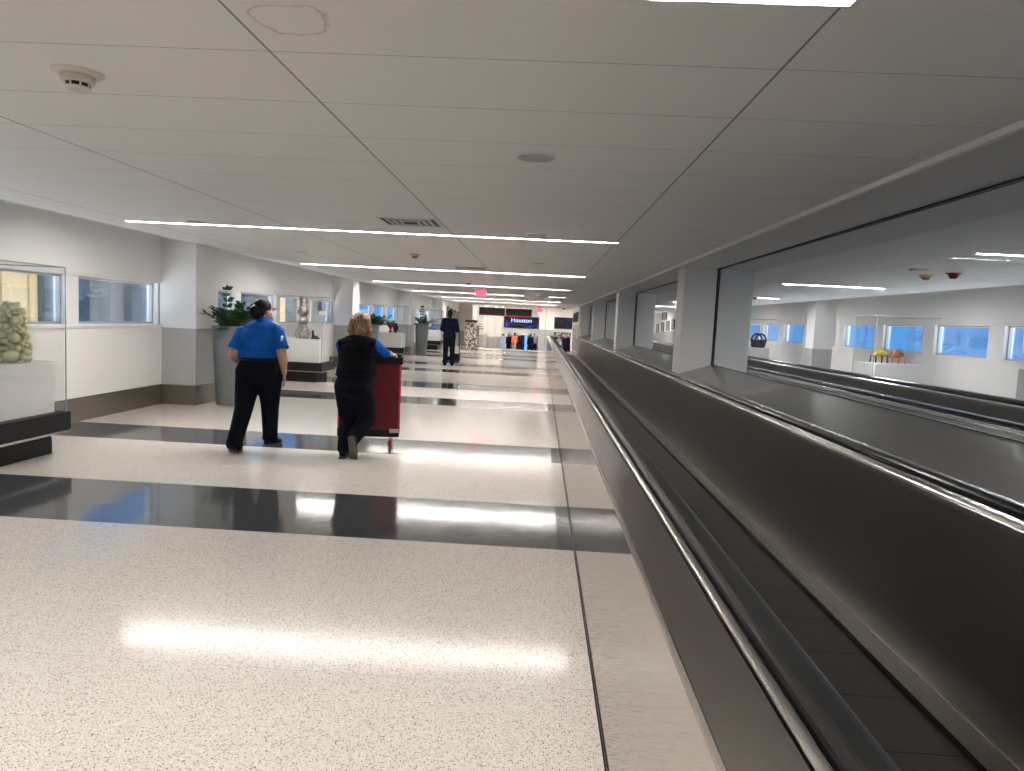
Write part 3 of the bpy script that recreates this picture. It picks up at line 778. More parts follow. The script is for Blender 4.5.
def rotz(a): return Matrix.Rotation(a, 3, 'Z')
def head(mb, c, yaw, s=1.0):
    """yaw 0 faces +y"""
    c = Vector(c); Rz = rotz(yaw)
    P = lambda x, y, z: c+Rz@Vector((x*s, y*s, z*s))
    mb.ell(P(0, -.012, .02), (.074*s, .092*s, .098*s), Rz)
    mb.ell(P(0, .028, -.045), (.056*s, .058*s, .062*s), Rz)
    mb.ell(P(0, .06, -.085), (.03*s, .025*s, .022*s), Rz)
    mb.cap(P(0, .088, .012), P(0, .104, -.022), .009*s, .013*s, 8)
    mb.ell(P(0, .086, .034), (.05*s, .012*s, .009*s), Rz)
    for sg in (-1, 1):
        mb.ell(P(.074*sg, -.004, -.012), (.008*s, .018*s, .030*s), Rz)
        mb.ell(P(.030*sg, .078, .008), (.013*s, .01*s, .008*s), Rz)
        mb.ell(P(.034*sg, .066, -.025), (.022*s, .02*s, .018*s), Rz)
    for sg in (0,): 
        mb.ell(P(0, .086, -.050), (.024*s, .009*s, .006*s), Rz); mb.ell(P(0, .083, -.061), (.02*s, .009*s, .006*s), Rz)
    return P
def eyes(P, s, o):
    for sg in (-1, 1):
        e = MB(); e.ell(P(.030*sg, .083, .008), (.010*s, .008*s, .006*s)); e.build('eye', M['patchw'], o, smooth=True)

def shoe(p, d, s, name, o, pitch=0.0, sole=True):
    """p: ankle ground point; d: toe direction in plan; pitch>0 lifts the heel"""
    d = Vector((d[0], d[1], 0)).normalized(); sd = Vector((-d.y, d.x, 0))
    toe = Vector(p)+d*.17*s
    def X(a, l, h):       # a along, l lateral, h height; rotated about toe
        v = Vector(p)+d*a*s; rel = (v-toe).dot(d); hh = h*s
        ca, sa = math.cos(pitch), math.sin(pitch)
        rr = rel*ca+hh*sa; zz = -rel*sa+hh*ca
        return toe+d*rr+Vector((0, 0, p[2]+zz-toe.z+toe.z-p[2]))+sd*l*s
    mb = MB()
    mb.cap(X(-.05, 0, .05), X(.02, 0, .06), .040*s, .042*s); mb.cap(X(.02, 0, .05), X(.14, 0, .035), .043*s, .036*s); mb.cap(X(.10, -.012, .034), X(.17, .0, .030), .036*s, .028*s)
    mb.cap(X(-.04, 0, .06), X(-.03, 0, .10), .040*s, .042*s)
    so_ = mb.build(name, M['shoe'], o, remesh=.008 if s > .5 else .02, sm_it=2)
    sl = MB()
    pts = [(-.095, -.022), (-.085, -.035), (-.02, -.038), (.05, -.040), (.12, -.046), (.17, -.038), (.20, -.015), (.20, .015), (.17, .036), (.12, .042), (.05, .036), (-.02, .034), (-.085, .032), (-.095, .02)]
    n = len(pts)
    vs = [X(a, l, .0) for a, l in pts]+[X(a, l, .022) for a, l in pts]
    sl.add(vs, [(i, (i+1) % n, n+(i+1) % n, n+i) for i in range(n)]+[tuple(range(n-1, -1, -1)), tuple(range(n, 2*n))])
    sl.build('sole', M['sole'], so_)

# --- person in the blue short-sleeved shirt
def person_blue():
    x, y = -3.03, 7.62
    o = empty('person', (x, y, 0), 'person in royal blue short-sleeved shirt and dark trousers walking away, black hair tied up', 'person')
    sk = M['skin']
    ShR, ElR, WrR = (-2.835, 7.63, 1.29), (-2.765, 7.60, 1.055), (-2.762, 7.66, .865)
    ShL, ElL, WrL = (-3.215, 7.63, 1.27), (-3.30, 7.58, 1.03), (-3.235, 7.74, .90)
    kL, aL = (-3.155, 7.55, .47), (-3.190, 7.40, .10)
    kR, aR = (-2.95, 7.76, .47), (-3.005, 7.93, .10)
    b = MB()
    P = head(b, (-3.0, 7.66, 1.525), -.62, 1.02)
    b.cap((-3.02, 7.64, 1.33), (-3.005, 7.655, 1.46), .062, .055)
    b.ell((-3.02, 7.64, 1.22), (.19, .12, .16)); b.ell((-3.03, 7.64, 1.0), (.15, .10, .2)); b.ell((-3.03, 7.64, .88), (.15, .10, .14))
    b.cap((-3.0, 7.64, 1.33), ShR, .06, .062); b.cap((-3.02, 7.64, 1.33), ShL, .06, .062)
    b.cap(ShR, ElR, .062, .050); b.cap(ElR, WrR, .052, .031); b.ell((-2.757, 7.61, 1.0), (.05, .05, .07))
    b.cap(ShL, ElL, .062, .048); b.cap(ElL, WrL, .050, .030)
    hand(b, WrR, (.06, .12, -1), (-.25, 1, 0), 1.0, .35, n=(-1, -.2, 0))
    hand(b, WrL, (.25, .55, -.75), (.9, .3, .3), 1.0, .5, n=(0, .6, .3))
    for h, k, a in (((-3.12, 7.64, .86), kL, aL), ((-2.93, 7.64, .86), kR, aR)):
        b.cap(h, k, .085, .055); b.cap(k, a, .055, .036); b.cap(a, (a[0], a[1]+.1, .05), .035, .03)
    body = b.build('body', sk, o, remesh=.0065, sm_it=2)
    eyes(P, 1.0, o)
    # hair: cap swept back to a low bun at the back-left
    h = MB()
    c = Vector((-3.0, 7.66, 1.53)); Rz = rotz(-.62)
    H = lambda a, b_, d: c+Rz@Vector((a, b_, d))
    h.ell(H(0, -.022, .035), (.088, .102, .098), Rz); h.ell(H(0, -.06, .0), (.082, .07, .095), Rz)
    h.ell((-3.055, 7.56, 1.515), (.066, .055, .068)); h.ell((-3.045, 7.58, 1.465), (.05, .045, .04))
    h.build('hair', M['hairb'], o, remesh=.007, sm_it=2)
    s = MB()
    s.ell((-3.03, 7.63, 1.245), (.215, .150, .13)); s.ell((-3.03, 7.635, 1.13), (.208, .158, .17)); s.ell((-3.03, 7.64, 1.06), (.205, .168, .10))
    s.cap((-3.14, 7.64, 1.02), (-2.92, 7.64, 1.02), .118, .118)
    s.cap((-3.02, 7.64, 1.32), (-3.005, 7.65, 1.405), .11, .076); s.ell((-3.02, 7.63, 1.33), (.17, .115, .09))
    s.cap((-3.01, 7.64, 1.375), (-2.90, 7.635, 1.325), .075, .08); s.cap((-3.02, 7.64, 1.375), (-3.13, 7.635, 1.315), .075, .08)
    s.cap((-3.0, 7.635, 1.315), (ShR[0], ShR[1], 1.275), .082, .082); s.cap((-3.03, 7.635, 1.305), (ShL[0], ShL[1], 1.26), .082, .082)
    def lerp(p, q, t): return tuple(p[i]+(q[i]-p[i])*t for i in range(3))
    s.cap(ShR, lerp(ShR, ElR, .50), .082, .079); s.cap(ShL, lerp(ShL, ElL, .50), .082, .079)
    sh = s.build('shirt', M['shirt'], o, remesh=.0085, sm_it=3)
    # sleeve hems: short flared cuffs
    for q, e in ((ShR, ElR), (ShL, ElL)):
        a = Vector(lerp(q, e, .42)); d = (Vector(e)-Vector(q)).normalized(); u = d.cross(Vector((0, 1, 0))).normalized(); w = d.cross(u); m = MB(); vs = []
        for hh, r in ((0, .079), (.075, .086), (.078, .080), (.0, .073)):
            for k in range(20): t = 2*PI*k/20; vs.append(a+d*hh+(u*math.cos(t)+w*math.sin(t))*r)
        m.add(vs, [(i*20+k, i*20+(k+1) % 20, (i+1)*20+(k+1) % 20, (i+1)*20+k) for i in range(3) for k in range(20)])
        m.build('sleeve_cuff', M['shirt'], sh, smooth=True)
    m = MB(); m.ell((-2.762, 7.575, 1.235), (.012, .032, .036)); pt = m.build('shoulder_patch', M['patchw'], sh, smooth=True)
    pt['label'] = 'small white sleeve patch'
    for sg in (-1, 1):
        m = MB(); m.box(-3.01+sg*.16-.035, -3.01+sg*.16+.035, 7.57, 7.69, 1.362, 1.372); m.build('epaulette', M['shirt'], sh, bevel=.004)
    c_ = MB()
    vs = []
    for hh, r in ((1.39, .086), (1.440, .076), (1.440, .069), (1.39, .078)):
        for k in range(24): t = 2*PI*k/24; vs.append((-3.005+r*math.cos(t), 7.65+r*math.sin(t), hh+.008*math.cos(t+1.0)))
    c_.add(vs, [(i*24+k, i*24+(k+1) % 24, (i+1)*24+(k+1) % 24, (i+1)*24+k) for i in range(3) for k in range(24)])
    c_.build('collar', M['shirt'], sh, smooth=True)
    t = MB()
    t.cap((-3.125, 7.64, .955), (-2.93, 7.64, .955), .122, .122); t.cap((-3.14, 7.63, .85), (-2.92, 7.63, .85), .142, .142); t.ell((-3.03, 7.61, .89), (.215, .165, .14))
    t.cap((-3.13, 7.63, .80), (-2.93, 7.65, .80), .13, .13)
    for hh, k, a in (((-3.14, 7.635, .84), kL, aL), ((-2.92, 7.645, .84), kR, aR)):
        t.cap(hh, lerp(hh, k, .6), .142, .118); t.cap(lerp(hh, k, .5), k, .122, .098); t.cap(k, lerp(k, a, .6), .098, .086); t.cap(lerp(k, a, .5), (a[0], a[1], .115), .088, .082)
        t.cap((a[0]-.01, a[1], .10), (a[0]+.01, a[1]+.02, .085), .078, .072)
    tr = t.build('trousers', M['trous'], o, remesh=.0095, sm_it=3)
    m = MB(); vs = []
    for zz, e in ((.985, .0), (.985, .008), (1.022, .008), (1.022, .0)):
        for k in range(32): a = 2*PI*k/32; vs.append((-3.028+(.218+e)*math.cos(a), 7.64+(.147+e)*math.sin(a), zz))
    m.add(vs, [(i*32+k, i*32+(k+1) % 32, ((i+1) % 4)*32+(k+1) % 32, ((i+1) % 4)*32+k) for i in range(4) for k in range(32)])
    m.build('belt', M['black'], o, smooth=True)
    m = MB(); m.box(-2.835, -2.80, 7.55, 7.63, .86, .99); m.build('radio_pouch', M['black'], o, bevel=.008)
    shoe((aL[0], aL[1], 0), (-.1, 1), 1.0, 'shoe', o, .12); shoe((aR[0], aR[1], 0), (.35, 1), 1.0, 'shoe', o)
person_blue()

# --- person in black vest leaning on the cart
def person_vest():
    o = empty('person', (-1.96, 7.6, 0), 'person in black vest with blue sleeves and blonde-brown hair pushing the red cart', 'person')
    ShR, ElR, WrR = (-1.795, 7.70, 1.215), (-1.695, 7.80, 1.125), (-1.668, 7.965, 1.115)
    ShL, ElL, WrL = (-2.145, 7.70, 1.195), (-2.165, 7.84, 1.07), (-2.10, 7.965, 1.115)
    hpL, kL, aL = (-2.07, 7.60, .76), (-2.045, 7.66, .40), (-2.035, 7.50, .10)
    hpR, kR, aR = (-1.88, 7.60, .76), (-1.845, 7.70, .40), (-1.925, 7.46, .22)
    def lerp(p, q, t): return tuple(p[i]+(q[i]-p[i])*t for i in range(3))
    b = MB()
    P = head(b, (-1.955, 7.77, 1.435), .0, 1.04)
    b.cap((-1.965, 7.72, 1.24), (-1.955, 7.75, 1.40), .055, .050)
    b.ell((-1.965, 7.69, 1.12), (.15, .09, .15)); b.ell((-1.97, 7.65, .95), (.13, .085, .16)); b.ell((-1.97, 7.61, .80), (.14, .09, .13))
    b.cap((-1.96, 7.71, 1.22), ShR, .05, .055); b.cap((-1.96, 7.71, 1.22), ShL, .05, .055)
    for s_, e, w in ((ShR, ElR, WrR), (ShL, ElL, WrL)): b.cap(s_, e, .052, .042); b.cap(e, w, .042, .027)
    hand(b, WrR, (.12, 1, -.18), (-1, 0, .1), .95, .35, n=(0, -.1, -1)); hand(b, WrL, (.0, 1, -.18), (1, 0, .1), .95, .35, n=(0, -.1, -1))
    for h, k, a in ((hpL, kL, aL), (hpR, kR, aR)): b.cap(h, k, .08, .052); b.cap(k, a, .052, .034)
    b.cap(aL, (aL[0], aL[1]+.1, .05), .034, .028); b.cap(aR, (-1.935, 7.42, .15), .034, .028)
    b.build('body', M['skin'], o, remesh=.0065, sm_it=2)
    eyes(P, 1.0, o)
    h = MB()
    h.ell((-1.955, 7.755, 1.475), (.100, .110, .098)); h.ell((-1.957, 7.715, 1.41), (.116, .075, .105)); h.ell((-1.96, 7.705, 1.34), (.106, .058, .085))
    rr = random.Random(4)
    for k in range(26):
        a = -1.0+2.0*k/25; x0 = -1.955+.095*math.sin(a*1.4); y0 = 7.715-.045*math.cos(a*1.4)
        l = rr.uniform(.02, .07)+(0.03 if abs(a) < .25 else 0)
        h.cap((x0, y0, 1.48), (x0+rr.uniform(-.01, .01)+a*.02, y0-.01, 1.36), .020, .019, 8); h.cap((x0+a*.02, y0-.01, 1.36), (x0*.6+.4*-1.965+rr.uniform(-.02, .02)+a*.03, y0-.004, 1.29-l*.4), .019, .008, 8)
    h.cap((-1.965, 7.67, 1.33), (-1.972, 7.65, 1.215), .024, .009)
    h.build('hair', M['hairy'], o, remesh=.006, sm_it=1)
    s = MB()
    for s_, e, w in ((ShR, ElR, WrR), (ShL, ElL, WrL)):
        s.cap(s_, e, .066, .054); s.cap(e, lerp(e, w, .30), .053, .047)
    s.cap((-1.96, 7.70, 1.19), ShR, .06, .07); s.cap((-1.96, 7.70, 1.19), ShL, .06, .07)
    s.build('shirt', M['shirt'], o, remesh=.008, sm_it=2)
    v = MB()
    for zc, yy, rx, ry in ((1.20, 7.695, .205, .115), (1.15, 7.69, .218, .135), (1.09, 7.68, .215, .142), (1.03, 7.67, .212, .145), (.97, 7.655, .214, .150), (.915, 7.64, .220, .155)):
        v.ell((-1.968, yy, zc), (rx, ry, .125))
    v.ell((-1.97, 7.63, .885), (.222, .158, .05))
    v.cap((-2.13, 7.69, 1.205), (-1.81, 7.69, 1.22), .070, .070); v.cap((-1.965, 7.70, 1.23), (-1.96, 7.72, 1.29), .085, .062)
    v.build('vest', M['vest'], o, remesh=.0085, sm_it=4)
    t = MB()
    t.ell((-1.97, 7.61, .83), (.205, .145, .09)); t.ell((-1.97, 7.59, .74), (.212, .155, .12)); t.cap((-2.06, 7.61, .70), (-1.885, 7.61, .70), .124, .124)
    for hh, k, a in ((hpL, kL, aL), (hpR, kR, aR)):
        t.cap(hh, lerp(hh, k, .6), .120, .108); t.cap(lerp(hh, k, .5), k, .110, .094); t.cap(k, lerp(k, a, .75), .094, .080)
    t.cap(lerp(kL, aL, .6), (aL[0], aL[1], .105), .082, .076); t.cap(lerp(kR, aR, .6), aR, .082, .074)
    t.cap((-2.05, 7.61, .62), (-1.89, 7.62, .62), .105, .105)
    t.build('trousers', M['trous'], o, remesh=.0095, sm_it=3)
    shoe((aL[0], aL[1], 0), (.05, 1), 1.0, 'shoe', o)
    shoe((-1.935, 7.255, 0), (.12, 1), 1.0, 'shoe', o, 1.22)
    g = MB(); hand(g, lerp(WrR, (WrR[0]+.01, WrR[1]+.09, WrR[2]-.016), .1), (.12, 1, -.18), (-1, 0, .1), 1.08, .35, n=(0, -.1, -1))
    gl = g.build('glove', M['glove'], o, remesh=.006, sm_it=1)
person_vest()

# --- red cart
def cart():
    x0, x1, y0, y1 = -2.315, -1.615, 8.075, 8.585
    o = empty('utility_cart', ((x0+x1)/2, (y0+y1)/2, 0), 'tall red woven-sided cart with black top and casters, pushed by the vested person', 'cart')
    B(x0+.012, x1-.012, y0+.006, y1-.006, .22, .99).build('cover', M['cartred'], o, bevel=.012)
    for xx in (x0+.012, x1-.012):
        for yy in (y0+.012, y1-.012):
            MB().cap((xx, yy, .22), (xx, yy, .98), .011, .011, 8).build('corner_post', M['cartedge'], o, smooth=True)
    t = MB(); t.box(x0-.01, x1+.02, y0-.01, y1+.02, .985, 1.02)
    for q in ((x0-.01, x1+.02, y0-.01, y0+.015), (x0-.01, x1+.02, y1-.005, y1+.02), (x0-.01, x0+.015, y0, y1), (x1-.005, x1+.02, y0, y1)): t.box(*q, 1.015, 1.07)
    t.build('top_tray', M['black'], o, bevel=.006)
    MB().cap((x0+.03, y0-.0, 1.09), (x1-.02, y0-.0, 1.09), .014, .014).build('push_handle', M['black'], o, smooth=True)
    B(x0, x1, y0, y1, .14, .225).build('base', M['black'], o, bevel=.01)
    for xx in (x0+.0, x1-.11):
        B(xx, xx+.11, y0-.012, y0+.03, .19, .235).build('bumper', M['alum'] if xx > -2 else M['darkstone'], o, bevel=.008)
    for xx in (x0+.07, x1-.10):
        for yy in (y0+.06, y1-.07):
            c = empty_part('caster', (xx, yy, 0), o)
            f = MB(); f.box(xx-.03, xx+.03, yy-.03, yy+.03, .125, .14); f.box(xx-.026, xx-.021, yy-.02, yy+.02, .045, .128); f.box(xx+.021, xx+.026, yy-.02, yy+.02, .045, .128)
            f.build('fork', M['chrome'], c)
            w = MB(); n = 18; vs = []
            for sx in (-.017, .017):
                for k in range(n): a = 2*PI*k/n; vs.append((xx+sx, yy+.048*math.cos(a), .049+.048*math.sin(a)))
            w.add(vs, [(k, (k+1) % n, n+(k+1) % n, n+k) for k in range(n)]+[tuple(range(n-1, -1, -1)), tuple(range(n, 2*n))]); w.build('wheel', M['wheelred'], c)
    o.rotation_euler = (0, 0, .17)
def empty_part(name, loc, parent):
    o = bpy.data.objects.new(name, None); o.empty_display_size = .02; C.objects.link(o); o.parent = parent
    o.location = Vector(loc)-parent_loc(parent); return o
cart()

# --- simpler standing figures further off
def figure(x, y, z0, H, lab, top, bottom, skin, hairm, yaw=0, arms='down', vox=.014, stride=.1, name='person', hairlen=0):
    o = empty(name, (x, y, z0), lab, 'person')
    k = H/1.75; Rz = rotz(yaw)
    P = lambda a, b, c: Vector((x, y, z0))+Rz@Vector((a*k, b*k, c*k))
    b = MB(); c = P(0, .01, 1.64)
    head(b, c, yaw, k); b.cap(P(0, 0, 1.45), P(0, 0, 1.58), .055*k, .05*k)
    b.ell(P(0, 0, 1.25), (.17*k, .11*k, .2*k), Rz); b.ell(P(0, 0, 1.0), (.16*k, .11*k, .15*k), Rz)
    J = {}
    for s in (-1, 1):
        sh = P(.19*s, 0, 1.42)
        if arms == 'down': el = P(.24*s, -.02, 1.13); wr = P(.24*s, .06, .88); hd = (0, .1, -1)
        else: el = P(.25*s, .03, 1.14); wr = P(.20*s, .30, 1.08); hd = tuple(Rz@Vector((0, 1, .0)))
        st = stride*s
        hp = P(.09*s, 0, .92); kn = P(.10*s, st*.6+.03, .50); an = P(.11*s, st, .09)
        b.cap(sh, el, .05*k, .04*k, 10); b.cap(el, wr, .04*k, .028*k, 10); b.cap(hp, kn, .075*k, .05*k, 10); b.cap(kn, an, .05*k, .035*k, 10)
        hand(b, wr, hd, tuple(Rz@Vector((-s*.3, .9, .2))), 1.0*k, .5)
        J[s] = (sh, el, wr, hp, kn, an)
    b.build('body', skin, o, remesh=vox*.8, sm_it=1)
    if hairm:
        h = MB(); h.ell(P(0, -.015, 1.67), (.083*k, .1*k, .095*k), Rz); h.ell(P(0, -.05, 1.62-hairlen/2), (.08*k, .06*k, (.08+hairlen/2)*k), Rz); h.build('hair', hairm, o, remesh=vox*.8, sm_it=1)
    t = MB(); t.ell(P(0, 0, 1.3), (.205*k, .14*k, .20*k), Rz); t.ell(P(0, 0, 1.1), (.18*k, .14*k, .2*k), Rz); t.cap(P(-.17, 0, 1.43), P(.17, 0, 1.43), .07*k, .07*k); t.cap(P(-.08, 0, .97), P(.08, 0, .97), .125*k, .125*k)
    for s in (-1, 1):
        sh, el, wr = J[s][:3]; t.cap(sh, el, .072*k, .06*k, 10); t.cap(el, el+(wr-el)*.85, .058*k, .045*k, 10)
    t.build('jacket', top, o, remesh=vox, sm_it=2)
    t = MB(); t.cap(P(-.09, 0, .93), P(.09, 0, .93), .12*k, .12*k)
    for s in (-1, 1):
        hp, kn, an = J[s][3:]; t.cap(hp, kn, .11*k, .085*k, 10); t.cap(kn, an, .085*k, .07*k, 10)
    t.build('trousers', bottom, o, remesh=vox, sm_it=2)
    f = (Rz@Vector((0, 1, 0)))
    for s in (-1, 1):
        an = J[s][5]; m = MB(); m.cap((an.x, an.y, z0+.045*k), (an.x+f.x*.13*k, an.y+f.y*.13*k, z0+.035*k), .042*k, .034*k, 10); m.build('shoe', M['shoe'], o, smooth=True)
    return o
navy = mat('navy_jacket', (.006, .008, .02), .9, 0, .08)
figure(-2.89, 22.75, 0, 1.79, 'person in dark navy clothes pushing a low trolley down the corridor', navy, M['trous'], M['skin2'], M['hairb'], 0, 'fwd', .013, .02)
o = empty('floor_trolley', (-2.86, 23.15, 0), 'low black wheeled trolley with an upright handle in front of the navy-clad person', 'trolley')
B(-3.14, -2.58, 22.98, 23.5, .10, .16).build('platform', M['darkstone'], o, bevel=.01)
B(-2.80, -2.58, 23.02, 23.4, .16, .40).build('box', M['black'], o, bevel=.01)
B(-3.12, -2.82, 23.1, 23.4, .16, .30).build('box', M['black'], o, bevel=.01)
h = MB(); h.cap((-3.10, 23.44, .16), (-3.10, 23.16, 1.10), .014, .014, 8); h.cap((-2.62, 23.44, .16), (-2.62, 23.16, 1.10), .014, .014, 8); h.cap((-3.10, 23.16, 1.10), (-2.62, 23.16, 1.10), .016, .016, 8)
h.build('handle', M['darkstone'], o, smooth=True)
for xx in (-3.1, -2.62):
    for yy in (23.05, 23.42):
        MB().cap((xx-.012, yy, .05), (xx+.012, yy, .05), .05, .05, 12).build('wheel', M['grille'], o, smooth=True)

YH = 60.0
figure(-2.05, 57.5, zl, 1.72, 'person in orange top standing at the far end under the dark blue screen', M['vis'], M['coatg'], M['skin2'], M['hairb'], PI*.9, 'down', .03)
figure(-2.55, 57.8, zl, 1.60, 'black-clad person left of the person in orange at the far end', navy, M['trous'], M['skin2'], M['hairb'], .2, 'down', .03)
figure(-.78, 57.6, zl, 1.66, 'dark-clad person beside the blue glow at the far end', navy, M['trous'], M['skin'], M['hairb'], .1, 'down', .03)
figure(-.46, 58.4, zl, 1.70, 'grey-coated person at the right edge of the left far opening', M['coatg'], M['trous'], M['skin'], M['hairb'], PI, 'down', .03)
figure(2.02, 56.2, zl, 1.72, 'black-clad person in the right far opening beyond the walkway end', navy, M['trous'], M['skin2'], M['coatr'], .2, 'down', .03)
figure(1.55, 58.6, zl, 1.62, 'grey-coated person in the right far opening, left of the black-clad one', M['coatg'], M['trous'], M['skin'], M['hairb'], PI, 'down', .03)

# ------------------------------------------------------------------ far hall
e = MB()
e.box(-8, -2.55, YH, YH+.3, zl, 3.05); e.box(-2.55, -.10, YH, YH+.3, .36, 3.05); e.box(-.10, 1.05, YH, YH+.3, zl, 3.05); e.box(1.05, 2.55, YH, YH+.3, .38, 3.05); e.box(2.55, 9, YH, YH+.3, zl, 3.05)
struct('wall_far', e, M['hall'])
struct('wall_far', B(-8, 9, 67.9, 68, zl, 3.0), M['hall'])
for x_ in (-8.1, 9): struct('wall_hall', B(x_, x_+.1, 46, 68, zl, 3.05), M['hall'])
# stepped wall on the left of the ramp, and the pier between the openings
steps = [(-5.30, 46.0, 46.3, .80), (-4.45, 46.2, 49.5, .75), (-3.95, 49.5, 53, .48), (-3.45, 53, 56.5, .28), (-3.10, 56.5, 60, .22)]
w = MB(); g = MB()
for x_, a, b, zt in steps:
    w.box(-8, x_, a, b, zl, 3.0); g.box(-7.9, x_+.015, a-.015, b, zl, zt)
struct('wall_left', w, M['hall']); struct('trim_13', g, M['grey'])
struct('wall_far', B(-.12, 1.05, YH-3.0, YH, zl, 3.0), M['hall'])
struct('trim_14', B(-.135, 1.06, YH-3.015, YH, zl, .95), M['grey'])
struct('trim_15', B(.36, .385, YH-3.03, YH-3.01, -.4, 2.9), M['sill'])
# picture walls at the head of the ramp
w = MB(); w.box(2.05, 3.1, 39.0, 46, -.6, 2.5); struct('wall_picture', w, M['white'])
struct('trim_16', MB().prof([(2.035, 0)]+[(2.05, 0), (2.05, 1.45), (2.035, 1.45)], 38.98, 46.01), M['grey'])
w = MB(); w.box(7.42, 8.2, 39, 48, -.7, 3.0); struct('wall_picture', w, M['white'])
w = MB(); w.add([(7.40, 38.98, -.1), (7.40, 48, -.7), (7.40, 48, 1.15), (7.40, 38.98, 1.48), (7.43, 38.98, -.1), (7.43, 48, -.7), (7.43, 48, 1.15), (7.43, 38.98, 1.48)],
     [(0, 1, 2, 3), (7, 6, 5, 4), (0, 4, 5, 1), (3, 2, 6, 7), (0, 3, 7, 4), (1, 5, 6, 2)])
struct('trim_17', w, M['grey'])
w = MB(); w.box(-5.86, -5.30, 39, 46, -.6, 2.64); struct('wall_picture', w, M['white'])
w = MB(); w.add([(-5.285, 39, -.1), (-5.285, 46, -.6), (-5.285, 46, 1.05), (-5.285, 39, 1.45), (-5.31, 39, -.1), (-5.31, 46, -.6), (-5.31, 46, 1.05), (-5.31, 39, 1.45)],
     [(0, 1, 2, 3), (7, 6, 5, 4), (0, 4, 5, 1), (3, 2, 6, 7), (0, 3, 7, 4), (1, 5, 6, 2)])
struct('trim_18', w, M['grey'])
def picture(x, y, zc, w_, h_, nx, lab, grp):
    o = empty('framed_picture', (x, y, zc), lab, 'picture', grp)
    f = MB(); t = .05
    for q in ((y-w_/2, y+w_/2, zc+h_/2-t, zc+h_/2), (y-w_/2, y+w_/2, zc-h_/2, zc-h_/2+t), (y-w_/2, y-w_/2+t, zc-h_/2, zc+h_/2), (y+w_/2-t, y+w_/2, zc-h_/2, zc+h_/2)):
        f.box(x, x+nx*.04, *q)
    f.build('frame', M['fblack'], o); B(x, x+nx*.02, y-w_/2+t, y+w_/2-t, zc-h_/2+t, zc+h_/2-t).build('print', M['photo'], o)
for k, yy in enumerate((40.4, 42.0, 43.6, 45.2)):
    picture(-5.30, yy, 1.85-.07*k, .9, .62, 1, 'dark framed picture on the far left wall, %s from the near end' % ['first', 'second', 'third', 'last'][k], 'pictures on the far left wall')
    picture(2.05, yy, 1.95-.02*k, .9, .55, -1, 'framed picture past the last column, %s from the near end' % ['first', 'second', 'third', 'last'][k], 'pictures past the last column')
for k, yy in enumerate((40.6, 42.2, 44.0, 45.9)):
    picture(7.42, yy, 1.78-.09*k, .9, .55, -1, 'framed picture seen through the glass, %s from the near end' % ['first', 'second', 'third', 'last'][k], 'pictures seen through the partition glass')
picture(7.42, 43.6, 2.28, 1.6, .45, -1, 'wide dark picture above the row seen through the glass', 'pictures seen through the partition glass')

# screens and signs
def screen(x0, x1, z0, z1, y, lab, m, txt=None):
    o = empty('wall_screen', ((x0+x1)/2, y, z0), lab, 'screen')
    B(x0, x1, y-.06, y, z0, z1).build('bezel', M['black'], o)
    B(x0+.03, x1-.03, y-.068, y-.058, z0+.03, z1-.03).build('display', m, o)
    if txt: textobj('lettering', txt, .50, ((x0+x1)/2, y-.072, (z0+z1)/2+.16), (PI/2, 0, 0), M['text'], o)
screen(-3.10, -.16, .95, 1.92, YH, 'wide dark blue wall screen with pale lettering at the far end', M['screen'], 'Houston')
screen(1.10, 2.62, 1.06, 2.02, YH, 'dark screen on the far wall right of the pier, above the right opening', M['screen2'])
screen(1.10, 2.55, .46, .78, YH, 'low dark display band directly over the right far opening', M['photo'])
o = empty('hanging_sign', (-2.2, 44, 2.485), 'long dark hanging sign of two panels with red lower edge, far end of corridor', 'sign')
for a, b in ((-3.82, -2.24), (-2.19, -.60)):
    B(a, b, 43.95, 44.05, 1.83, 2.28).build('panel', M['sign'], o, bevel=.01)
    B(a, b, 43.94, 44.06, 1.79, 1.835).build('red_edge', M['signred'], o)
for xx in (-3.5, -2.5, -1.9, -.9): MB().cap((xx, 44, 2.27), (xx, 44, 2.484), .012, .012, 8).build('hanger', M['alum'], o)
B(-2.23, -2.20, 43.93, 43.97, 1.95, 2.3).build('divider', M['textw'], o)
def exitsign(x, y, w_, h_, lab, zt=CZ, gap=.012):
    o = empty('exit_sign', (x, y, zt), lab, 'exit sign', 'glowing exit signs')
    B(x-w_/2, x+w_/2, y-.02, y+.02, zt-gap-h_, zt-gap).build('panel', M['exitbg'], o, bevel=.005)
    B(x-.08, x+.08, y-.03, y+.03, zt-gap, zt).build('canopy', M['ledend'], o)
    t = textobj('lettering', 'EXIT', h_*.95, (x, y-.022, zt-gap-h_/2), (PI/2, 0, 0), M['exit'], o)
exitsign(-1.99, 23.3, .34, .20, 'red glowing EXIT sign hanging from the ceiling, left of centre')
exitsign(-.12, 43.0, .34, .2, 'smaller-looking red EXIT sign at the far right end of the hanging dark sign', gap=.14)

# mottled display stand
o = empty('display_stand', (-3.42, 36.0, 0), 'brown and white mottled display stand with flat dark top right of the navy-clad person', 'display stand')
B(-3.80, -3.10, 35.7, 36.3, 0, 1.22).build('body', M['patch'], o, bevel=.02)
B(-3.72, -3.28, 35.75, 36.25, 1.22, 1.36).build('upper_block', M['patch'], o, bevel=.02)
B(-3.78, -3.20, 35.7, 36.3, 1.36, 1.48).build('top_slab', M['sole'], o, bevel=.02)
for zz, a in ((1.05, .05), (1.16, .0), (1.27, -.04)): B(-3.10, -2.92+a, 35.75, 36.2, zz, zz+.03).build('side_shelf', M['sole'], o)
o = B(-4.05, -3.84, 35.9, 36.3, 0, .16).build('low_plinth', M['patch'], bevel=.02); tag(o, 'low brown and white mottled block at the foot of the display stand', 'block')

